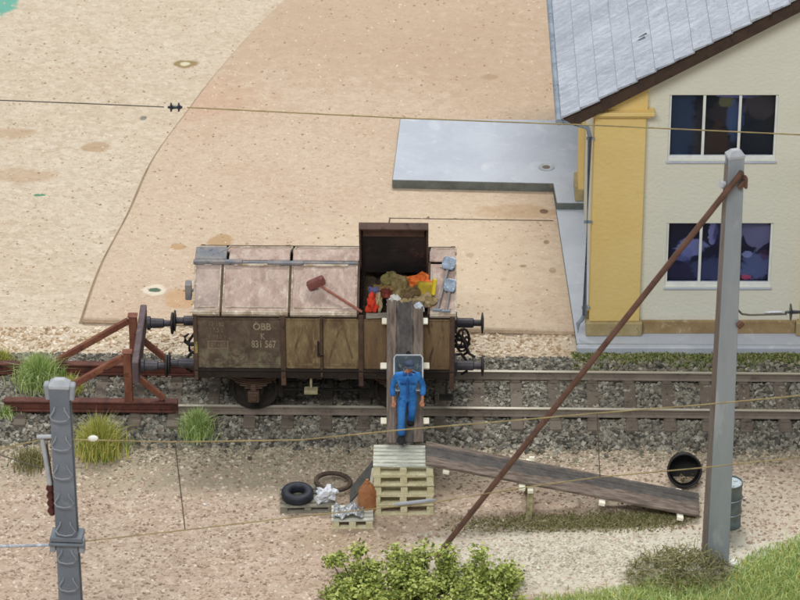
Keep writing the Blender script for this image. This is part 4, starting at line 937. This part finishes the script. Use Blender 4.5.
# ------------------------------------------------------------------ building
def stucco(name, c1, c2, c3, bsc=14):
    m, t, b, vec, raw = newmat(name); col = t.mix(t.step(t.noise(raw, .6, 5), .35, .68), lin(c1), lin(c2))
    col = t.mix(t.math('MULTIPLY', t.step(t.noise(raw, 2.5, 6, .7), .56, .8), .5), col, lin(c3)); t.link(col, b.inputs['Base Color'])
    b.inputs['Roughness'].default_value = .9; b.inputs['Specular IOR Level'].default_value = .2
    bn = t.node('ShaderNodeBump'); bn.inputs['Strength'].default_value = .4; bn.inputs['Distance'].default_value = .03
    t.link(t.noise(t.scale(raw, (1, 1, 1.25)), bsc, 3, .5), bn.inputs['Height']); t.link(bn.outputs[0], b.inputs['Normal']); return m
m_wall = stucco('cream_stucco', 'dfdfcf', 'e4e3d5', 'd2d1be', 13); m_yel = stucco('yellow_stucco', 'e6c982', 'ead08e', 'd8b970', 9)
BX0, BXR, BX1 = 4.12, 9.14, 14.16; BY0, BY1 = 3.2, 10.4; ZB = .411
hs = thing('house', (4.06, 3.1, ZB), 'cream and yellow rendered house with grey slate roof behind the track', 'house')
OFF = Vector((4.06, 3.1, ZB))
def hb(mb, name, m, parent=hs, **k): mb.v = [tuple(Vector(p) - OFF) for p in mb.v]; return mb.build(name, m, parent, **k)
EX, EZ, SLR = 3.36, 5.80, .577
def roofz(x): return EZ + (x - EX)*SLR if x <= BXR else EZ + (2*BXR - EX - x)*SLR
wins = [(5.64, 7.92, 4.60, 6.16), (5.69, 7.96, 1.53, 3.10), (10.4, 12.6, 4.60, 6.16), (10.4, 12.6, 1.53, 3.10)]
# facade with openings, wall thickness .3
def cellwall(mb, xs, zs, skip, y0, y1, topf=None):
    for i in range(len(xs)-1):
        for j in range(len(zs)-1):
            if (i, j) in skip: continue
            mb.bx(xs[i], xs[i+1], y0, y1, zs[j], zs[j+1])
mb = MB()
for a, b in ((4.3, 9.14), (9.14, 14.0)):
    w_ = [q for q in wins if a < q[0] < b]
    up = [q for q in w_ if q[2] > 4][0]; lo = [q for q in w_ if q[2] < 4][0]
    x0, x1 = min(up[0], lo[0]), max(up[1], lo[1])
    mb.bx(a, x0, 3.2, 3.45, ZB, 6.19); mb.bx(x1, b, 3.2, 3.45, ZB, 6.19)
    mb.bx(x0, x1, 3.2, 3.45, ZB, lo[2]); mb.bx(x0, x1, 3.2, 3.45, lo[3], up[2]); mb.bx(x0, x1, 3.2, 3.45, up[3], 6.19)
    for q in (up, lo):
        if q[0] > x0 + .001: mb.bx(x0, q[0], 3.2, 3.45, q[2], q[3])
        if q[1] < x1 - .001: mb.bx(q[1], x1, 3.2, 3.45, q[2], q[3])
P = [(4.3, 6.19), (14.0, 6.19), (14.0, roofz(14.0)-.15), (BXR, roofz(BXR)-.15), (4.3, roofz(4.3)-.15)]
P = [(x, z) for x, z in P]
vs = [(x, 3.2, z) for x, z in [(4.3, 6.19), (13.98, 6.19), (BXR, roofz(BXR)-.15)]] + [(x, 3.45, z) for x, z in [(4.3, 6.19), (13.98, 6.19), (BXR, roofz(BXR)-.15)]]
mb.add(vs, [(0,1,2),(5,4,3),(0,3,4,1),(1,4,5,2),(2,5,3,0)])
# trim block tops against roof: wall pieces reaching 6.4 at x<4.9 stay under the slope
mb.v = [(x, y, min(z, roofz(x)-.12)) for x, y, z in mb.v]
hb(mb, 'facade_wall', m_wall)
mb = MB()
for x0, x1 in ((4.2, 4.3), (14.0, 14.1)): mb.bx(x0, x1, 3.22, BY1, ZB, 6.05)
mb.bx(4.3, 14.0, BY1-.25, BY1, ZB, 6.2); mb.v = [(x, y, min(z, roofz(x)-.12)) for x, y, z in mb.v]; hb(mb, 'side_wall', m_wall)
for x0, x1 in ((4.08, 5.16), (8.62, 9.70), (13.12, 14.2)):
    zt = min(6.6, roofz(x0)-.22) if x0 < 9 else min(6.6, roofz(x1)-.22)
    mb = MB(); mb.bx(x0, x1, 3.06, 3.198, .76, 5.72); hb(mb, 'pilaster', m_yel, bevel=.01)
    if x0 < 8:
        mb = MB(); vs = [(x0+.14, 3.07, 5.867), (x1+.02, 3.07, 5.867), (x1+.02, 3.07, roofz(x1+.02)-.18), (x0+.14, 3.07, roofz(x0+.14)-.18)]
        vs += [(a, 3.198, c) for a, b_, c in vs]; mb.add(vs, [(0,1,2,3),(7,6,5,4),(0,4,5,1),(1,5,6,2),(2,6,7,3),(3,7,4,0)]); hb(mb, 'pilaster', m_yel)
    mb = MB(); mb.bx(x0-.05, x1+.1, 2.98, 3.199, 5.721, 5.775); mb.bx(x0-.1, x1+.17, 2.93, 3.199, 5.776, 5.865); hb(mb, 'cornice', m_yel, bevel=.015)
    mb = MB(); mb.bx(x0-.07, x1+.07, 2.99, 3.199, ZB, .755); hb(mb, 'pilaster_base', m_stone, bevel=.03)
for y0, y1 in ((3.062, 3.5), (8.6, 9.6)):
    mb = MB(); mb.bx(4.075, 4.199, y0+.2, y1, .76, 5.7); hb(mb, 'pilaster', m_yel, bevel=.01)
    mb = MB(); mb.bx(4.0, 4.198, y0+.18, y1+.05, .59, .9); hb(mb, 'pilaster_base', m_stone, bevel=.02)
for x0, x1 in ((5.235, 8.545), (9.775, 13.045)):
    mb = MB(); mb.bx(x0, x1, 3.12, 3.199, ZB, .72); hb(mb, 'plinth', mat('plinth_brown', 'a48c66', '927a56', 'b7a888', 2.5, .85, fine=.1), bevel=.012)
# windows
def interior(name, base, blobs):
    m, t, b, vec, raw = newmat(name); xyz = t.sep(raw); j = t.noise(raw, 3, 4, .6, .8)
    x, z = xyz[0], xyz[2]; col = t.mix(t.step(t.noise(raw, 1.6, 5, .6, 1), .35, .7), lin(base[0]), lin(base[1]))
    for cx, cz, rx, rz, c, a, soft in blobs:
        d = t.spot((x, z), cx, cz, rx, rz, j, .9); k = t.math('SUBTRACT', 1.0, t.step(d, max(.02, 1-soft), 1+soft)); c_ = lin(c); col = t.mix(t.math('MULTIPLY', k, a*.85), col, tuple(min(.9, q*1.7) for q in c_[:3]) + (1,))
    t.link(col, b.inputs['Base Color']); b.inputs['Roughness'].default_value = .7; return m
iu = interior('room_upper', ('1c222a', '2a2722'), [(-.85, -.1, .3, 1.0, '34404e', .9, .4), (-.45, -.2, .15, .8, '38302a', .8, .3), (.0, .3, .3, .3, '3a2f2a', .8, .3), (.08, .55, .16, .14, '6e683c', .8, .3), (.28, .1, .2, .45, '42526a', .9, .3), (.25, .72, .5, .09, '8a86b8', .8, .2), (-.1, -.35, .25, .4, '46301f', .7, .3), (.8, .45, .35, .35, '463a36', .8, .4), (.8, -.35, .5, .4, '22262a', .6, .4)])
il = interior('room_lower', ('20202f', '2c2c3c'), [(-.6, .1, .35, .22, '8688a8', .9, .25), (-.75, -.05, .2, .2, '666b90', .8, .3), (-.55, -.55, .6, .3, '2e2a3c', .9, .4), (-.15, .5, .1, .3, '8f8eb0', .8, .2), (.2, .5, .3, .4, '1f1d3c', .9, .3), (.13, .15, .07, .2, 'b5b4cc', .9, .2), (.1, -.4, .6, .3, '484d68', .8, .3), (.85, .45, .35, .42, '726e80', .95, .2), (.9, -.35, .5, .3, '5f6782', .9, .3), (.6, -.05, .12, .1, '9497b4', .8, .2), (.62, -.63, .12, .06, 'c04a5c', .9, .2), (1.0, -.05, .1, .15, '4c2a3a', .8, .3)])
glass = bpy.data.materials.new('window_glass'); glass.use_nodes = True; gb_ = glass.node_tree.nodes['Principled BSDF']
gb_.inputs['Base Color'].default_value = (.75, .8, .95, 1); gb_.inputs['Roughness'].default_value = .05; gb_.inputs['Transmission Weight'].default_value = 1; gb_.inputs['IOR'].default_value = 1.15
for wi, (x0, x1, z0, z1) in enumerate(wins):
    fy0, fy1 = 3.24, 3.31; wn = MB()
    ft = .05
    wn.bx(x0, x1, fy0, fy1, z0, z0+.10); wn.bx(x0, x1, fy0, fy1, z1-.03, z1); wn.bx(x0, x0+ft, fy0, fy1, z0+.101, z1-.031); wn.bx(x1-ft, x1, fy0, fy1, z0+.101, z1-.031)
    for f_ in (.325, .655): xm = x0 + (x1-x0)*f_; wn.bx(xm-.03, xm+.03, fy0+.01, fy1-.01, z0+.101, z1-.031)
    wo = hb(wn, 'window', m_frame, bevel=.006)
    gp = MB(); gp.bx(x0+.02, x1-.02, 3.272, 3.28, z0+.03, z1-.01); hb(gp, 'pane', glass, wo)
    sl_ = MB(); sl_.bx(x0-.03, x1+.03, 3.16, 3.239, z0-.05, z0-.002); hb(sl_, 'sill', m_plate, wo, bevel=.01)
    bk = MB(); bk.bx(-(x1-x0)/2+.001, (x1-x0)/2-.001, 0, .03, -(z1-z0)/2+.001, (z1-z0)/2-.001); ob_ = bk.build('room_backdrop', (iu, il)[wi % 2], wo)
    ob_.location = Vector(((x0+x1)/2, 3.36, (z0+z1)/2)) - OFF
# roof: courses of slates, each course a long slab parallel to the eave
def slate_mat():
    m, t, b, vec, raw = newmat('slate_grey'); xyz = t.sep(raw)
    col = t.mix(t.step(t.noise(raw, .7, 5), .35, .7), lin('a3a9b4'), lin('b4bac4'))
    bw = t.node('ShaderNodeTexBrick'); mp = t.node('ShaderNodeCombineXYZ'); t.link(xyz[1], mp.inputs[0]); t.link(t.math('MULTIPLY', xyz[0], 1.0), mp.inputs[1])
    ysk = t.math('ADD', xyz[1], t.math('MULTIPLY', xyz[0], -.45))
    fr = t.math('FRACT', t.math('MULTIPLY', ysk, 4.4)); ln = t.math('SUBTRACT', 1.0, t.step(fr, .0, .14))
    vv = t.math('FLOOR', t.math('MULTIPLY', ysk, 4.4)); wn = t.node('ShaderNodeTexWhiteNoise', noise_dimensions='2D'); cb = t.node('ShaderNodeCombineXYZ'); t.link(vv, cb.inputs[0]); t.link(t.math('FLOOR', t.math('MULTIPLY', t.math('SUBTRACT', xyz[0], EX - 4.06), 1/.385)), cb.inputs[1]); t.link(cb.outputs[0], wn.inputs[0])
    col = t.mix(t.math('MULTIPLY', wn.outputs[0], .45), col, lin('8a909c'))
    col = t.mix(t.math('MULTIPLY', ln, .7), col, lin('707784'))
    col = t.mix(t.math('MULTIPLY', t.step(t.noise(t.scale(raw, (1.2, 5, 5)), 2.2, 5, .7), .45, .75), .55), col, lin('d2d7df')); col = t.mix(t.math('MULTIPLY', t.step(t.noise(raw, 5, 5, .7), .52, .75), .35), col, lin('6c717b')); t.link(col, b.inputs['Base Color'])
    b.inputs['Roughness'].default_value = .5
    bn = t.node('ShaderNodeBump'); bn.inputs['Strength'].default_value = .5; bn.inputs['Distance'].default_value = .03
    t.link(t.math('ADD', t.math('SUBTRACT', t.math('MULTIPLY', wn.outputs[0], .6), ln), t.noise(raw, 12, 3)), bn.inputs['Height']); t.link(bn.outputs[0], b.inputs['Normal']); return m
m_slate = slate_mat()
RY0, RY1 = 2.78, 16.0; BY1r = 16
nC = 15; cw = (BXR - EX)/nC
mb = MB(); rr = random.Random(8)
for sgn in (1, -1):
    for i in range(nC):
        xa = EX + cw*i; xb = xa + cw + .03; za = roofz(xa) + .075; zb = roofz(min(xb, BXR)) + .012
        ya = RY0 - rr.uniform(0, .035)
        q = [(xa, za), (xb, zb), (xb, zb-.03), (xa, za-.06)]
        if sgn < 0: q = [(2*BXR-x, z) for x, z in q]
        vs = [(x, ya, z) for x, z in q] + [(x, RY1, z) for x, z in q]
        mb.add(vs, [(0,1,2,3),(7,6,5,4),(0,4,5,1),(1,5,6,2),(2,6,7,3),(3,7,4,0)])
rf = hb(mb, 'roof', m_slate)
mb = MB(); ca = Vector((cos(math.atan(SLR)), 0, sin(math.atan(SLR))))
p = Vector((EX+1.55, 4.4, roofz(EX+1.55)+.075)); p.z -= .03; mb.beam(p, p + Vector((.26, .06, .15)), .07, .02); mb.beam(p + Vector((.1, .16, .055)), p + Vector((.3, .2, .17)), .04, .02); hb(mb, 'broken_slate', m_glassy, rf)
for sgn in (1, -1):
    mb = MB()
    q = [(EX+.03, roofz(EX+.03)-.03), (BXR, roofz(BXR)-.03), (BXR, roofz(BXR)-.36), (EX+.30, roofz(EX+.30)-.36)]
    if sgn < 0: q = [(2*BXR-x, z) for x, z in q]
    vs = [(x, 2.84, z) for x, z in q] + [(x, 3.0, z) for x, z in q]
    mb.add(vs, [(0,1,2,3),(7,6,5,4),(0,4,5,1),(1,5,6,2),(2,6,7,3),(3,7,4,0)]); hb(mb, 'verge_board', m_soffit)
    mb = MB(); q = [(EX+.04, roofz(EX+.04)-.035), (BXR, roofz(BXR)-.035), (BXR, roofz(BXR)-.11), (EX+.1, roofz(EX+.1)-.11)]
    if sgn < 0: q = [(2*BXR-x, z) for x, z in q]
    vs = [(x, 3.001, z) for x, z in q] + [(x, RY1-.1, z) for x, z in q]
    mb.add(vs, [(0,1,2,3),(7,6,5,4),(0,4,5,1),(1,5,6,2),(2,6,7,3),(3,7,4,0)]); hb(mb, 'soffit', m_soffit)
mb = MB(); mb.tube([(EX-.04, RY0-.05, EZ-.04), (EX-.04, RY1, EZ-.04)], .075, 12); hb(mb, 'gutter', m_pipe, smooth=True)
mb = MB(); mb.tube([(EX, RY0+.06, EZ-.08), (3.6, 2.9, 5.66), (3.93, 2.98, 5.5), (3.98, 3.0, 5.3), (3.97, 3.0, .95), (3.92, 2.99, .84), (3.84, 2.97, .76), (3.84, 2.97, .5)], .047, 10); hb(mb, 'downpipe', m_pipe, smooth=True)
mb = MB()
for z in (5.2, 3.2, 1.1): mb.bx(3.91, 4.08, 3.0, 3.05, z, z+.05)
hb(mb, 'pipe_bracket', m_pipe)

# ------------------------------------------------------------------ vegetation
def gmat(name, cs, tr_=.25):
    m, t, b, vec, raw = newmat(name); col = t.mix(t.step(t.noise(raw, 6, 3), .35, .65), lin(cs[0]), lin(cs[1])); t.link(col, b.inputs['Base Color'])
    b.inputs['Roughness'].default_value = .6; b.inputs['Specular IOR Level'].default_value = .25; b.inputs['Subsurface Weight'].default_value = 0; return m
GG = [gmat('grass_a', ('b2c47c', 'bfcf8a')), gmat('grass_b', ('8fab5e', '9ab76a')), gmat('grass_c', ('cdd89c', 'c2d08e')), gmat('grass_d', ('6a8a44', '76944c'))]
GY = [gmat('straw_a', ('bdb862', 'cbc672')), gmat('straw_b', ('a2ab54', 'b0b662')), gmat('straw_c', ('cbc372', 'bdb560')), gmat('straw_d', ('6f8434', '7f943c'))]
GD = [gmat('dry_a', ('9c936c', '8f8660')), gmat('dry_b', ('80824f', '8e8e5c')), gmat('dry_c', ('b5ad86', 'a69e76')), gmat('dry_d', ('5c5f38', '686a40'))]
def blades(mb, n, place, hr, wr, spread, rr, nm=4, wts=(4, 3, 2, 2)):
    for i in range(n):
        x, y, z, k = place(rr); h = rr.uniform(*hr)*k; a = rr.uniform(0, 2*pi); l = abs(rr.gauss(0, spread)); dx, dy = cos(a)*l*h, sin(a)*l*h
        b_ = rr.uniform(0, pi); wx, wy = cos(b_)*rr.uniform(*wr), sin(b_)*rr.uniform(*wr)*.6
        vs = [(x-wx, y-wy, z), (x+wx, y+wy, z), (x+dx*.4+wx*.7, y+dy*.4+wy*.7, z+h*.6), (x+dx*.4-wx*.7, y+dy*.4-wy*.7, z+h*.6), (x+dx, y+dy, z+h*(1-.3*l))]
        mb.add(vs, [(0, 1, 2, 3), (3, 2, 4)], rr.choices(range(nm), wts)[0])
def tuft(px, py, r, h, n, mats, lab, z=0.0, sp=.5, elong=1.0, seed=1, name='grass_tuft'):
    c = G(px, py, z); rr = random.Random(seed); mb = MB()
    def place(q):
        a = q.uniform(0, 2*pi); d = abs(q.gauss(0, .45)); return cos(a)*d*r*elong, sin(a)*d*r, 0, max(.35, 1 - d*.45)
    blades(mb, int(n*1.4), place, (h*.35, h), (.006, .014), sp, rr); o = mb.build(name, mats); o.location = c; return tag(o, lab, 'grass tuft')
tuft(40, 385, .5, .95, 1500, GG, 'green grass tuft behind the left mast by the buffer stop', .2, .45, 1.1, 1)
tuft(70, 393, .35, .55, 350, GY, 'small yellowish tuft right of the left mast top', .2, .45, 1.1, 12)
tuft(0, 368, .38, .6, 450, GY, 'yellow grass tuft at the left edge behind the track', .2, .4, 1, 2)
tuft(100, 452, .55, 1.0, 1700, GY, 'large yellow green tuft in front of the rusty buffer stop beam', .05, .4, .95, 3)
tuft(30, 465, .5, .5, 450, GD, 'dull olive tuft left of the left mast', .0, .5, 1, 4)
tuft(197, 433, .42, .68, 1400, GG, 'green grass clump beside the near rail left of the wagon', .1, .45, .85, 5)
tuft(8, 415, .3, .35, 200, GG, 'low green tuft at the left edge beside the rusty beam', .2, .5, 1, 6)
# dry fuzz at the foot of the mast
c = G(678, 578); rr = random.Random(31); mb = MB()
for i in range(1500):
    a = rr.uniform(0, 2*pi); d = rr.random()**.6; x, y = cos(a)*d*1.05, sin(a)*d*.75; z = rr.uniform(0, .62)*(1-d*d*.8)*(1 + .3*x)
    pts = [Vector((x, y, z))]; dr_ = Vector((rr.gauss(0, 1), rr.gauss(0, 1), rr.gauss(.2, .6))).normalized()
    L = rr.uniform(.12, .34)
    for k in range(3):
        pts.append(pts[-1] + dr_*L/3); dr_ = (dr_ + Vector((rr.gauss(0, .5), rr.gauss(0, .5), rr.gauss(-.1, .4)))).normalized()
    wv = Vector((rr.gauss(0, 1), rr.gauss(0, 1), rr.gauss(0, 1))).normalized()*.009
    for p, q in zip(pts, pts[1:]): mb.add([p-wv, p+wv, q+wv, q-wv], [(0, 1, 2, 3)], rr.choices(range(4), (3, 4, 2, 3))[0])
o = mb.build('dry_scrub', GD); o.location = c; tag(o, 'dull olive brown tangle of dry scrub at the foot of the right mast', 'dry scrub')
# lawn lower right
def edge_y(px): # image row of the lawn's upper edge
    P = [(520, 604), (560, 596), (600, 591), (660, 578), (720, 580), (745, 560), (775, 545), (810, 535), (900, 522), (1050, 515)]
    for (a, b), (c_, d) in zip(P, P[1:]):
        if a <= px <= c_: return b + (d-b)*(px-a)/(c_-a)
    return 604
EDG = [(G(px, edge_y(px))) for px in range(520, 1040, 10)]
def lawn_place(q):
    while True:
        x = q.uniform(2.3, 12.2); y = q.uniform(-9.5, -4.0)
        ey = None
        for a, b in zip(EDG, EDG[1:]):
            if a.x <= x <= b.x: ey = a.y + (b.y-a.y)*(x-a.x)/(b.x-a.x)
        if ey is None: continue
        dd = ey - y + q.gauss(0, .10)
        if dd < 0: continue
        k = min(1, .45 + dd*.8)
        if q.random() > min(1, .35 + dd*1.5): continue
        return x, y, gz(x, y) - .01, k
mb = MB(); blades(mb, 64000, lawn_place, (.14, .36), (.007, .016), .6, random.Random(41)); tag(mb.build('grass', [GG[0], GG[1], GG[2], GY[0]]), 'fresh green grass in the lower right corner', kind='stuff')
# moss beside the far side of the track and, deepening the shadow band, under the long ramp
def moss(name, n, place, lab, mats=GD, hr=(.04, .11)):
    mb = MB(); blades(mb, n, place, hr, (.012, .03), .9, random.Random(51)); return tag(mb.build(name, mats), lab, kind='stuff')
MO = [gmat('moss_a', ('7a864c', '8a9458')), gmat('moss_b', ('4f5e2c', '5c6a34')), gmat('moss_c', ('989e68', '8a925c')), gmat('moss_d', ('44502a', '525c34'))]
moss('moss', 9000, lambda q: (lambda x: (x, 2.6 - abs(q.gauss(0, .34 + .12*sin(x*2.1) + .08*sin(x*5.3))), .23, .7 + .6*q.random()))(q.uniform(3.7, 12.5)), 'green moss strip between the track and the house slab', [MO[0], MO[1], GD[2], MO[2]], (.03, .09))
moss('moss', 7500, lambda q: ((lambda x: (x, -3.80 + (x-1)*.05 + q.gauss(0, .16), .0, 1))(q.triangular(.7, 6.0, 5.0))), 'thin olive moss painting in the shadow band under the long ramp', GD, (.02, .06))  # moss laid along the cast shadow of the ramp to darken it
# bush
bc = G(420, 596); rr = random.Random(61)
bu = thing('bush', bc, 'leafy light green bush at the bottom edge around the foot of the stay', 'bush')
LF = [gmat('leaf_a', ('a9b45a', 'b8c06a')), gmat('leaf_b', ('808e3e', '8c9a48')), gmat('leaf_c', ('ccd484', 'bfc878')), gmat('leaf_d', ('586828', '647432'))]
mb = MB(); tw = MB()
cl = []
for i in range(120):
    x = rr.uniform(-1.9, 1.9); env = 1 - abs(x/2.0)**3; 
    if rr.random() > env + .15: continue
    y = rr.uniform(-.75, .6); cl.append((x, y, rr.uniform(.08, .72)*max(.3, env)*(1.0 if x > -.8 or rr.random() < .4 else .75), rr.uniform(.10, .22)))
cl += [(-1.55, .2, .75, .16), (-1.75, .3, .62, .15), (-1.2, .35, .82, .17), (-.55, .1, .85, .2), (.1, .2, .9, .22), (.55, .2, .85, .2), (1.15, .2, .8, .2), (1.6, .0, .6, .2), (1.85, -.1, .45, .16), (-1.3, -.6, .3, .25), (-.6, -.7, .35, .3), (.2, -.7, .4, .3), (.9, -.7, .35, .3), (1.5, -.5, .3, .25)]
for x, y, z, r in cl:
    tw.tube([(x*.75, y*.6, -.02), (x*.9, y*.85, z*.5), (x, y, z)], [.016, .012, .006], 5)
    for k in range(int(210*r/.25)):
        d = Vector((rr.gauss(0, 1), rr.gauss(0, 1), rr.gauss(0, 1))).normalized()*r*rr.uniform(.3, 1.35)
        p = Vector((x, y, z)) + d
        if p.z < .0: continue
        u = Vector((rr.gauss(0, 1), rr.gauss(0, 1), rr.gauss(0, .6))).normalized(); nn = Vector((rr.gauss(0, .6), rr.gauss(0, .6), 1)).normalized(); v_ = u.cross(nn).normalized()
        s = rr.uniform(.026, .05); tip = p + u*s*1.5
        mb.add([p - u*s*.8, p + v_*s*.7 + nn*s*.15, tip, p - v_*s*.7 + nn*s*.15], [(0, 1, 2, 3)], rr.choices(range(4), (4, 3.5, 1.8, 2))[0])
mb.build('foliage', LF, bu); tw.build('stem', m_under, bu)
# small pale stones lying on the sand
for i, (px, py, r, lab) in enumerate(((14, 463, .06, 'small white stone on the sand left of the left mast'), (205, 505, .035, 'tiny pale pebble on the sand left of the tyre'), (470, 512, .045, 'small dark pebble on the sand in front of the stay'), (733, 565, .09, 'pale stone at the right foot of the right mast'), (780, 555, .05, 'little white pebble at the grass edge on the right'))):
    mb = MB(); lump(mb, (0, 0, 0), r, 2, .25, i, 0, (1.2, 1, .7)); o = mb.build('stone', st[1] if i == 2 else m_white, None, True); o.location = G(px, py) + Vector((0, 0, r*.5)); tag(o, lab, 'stone')
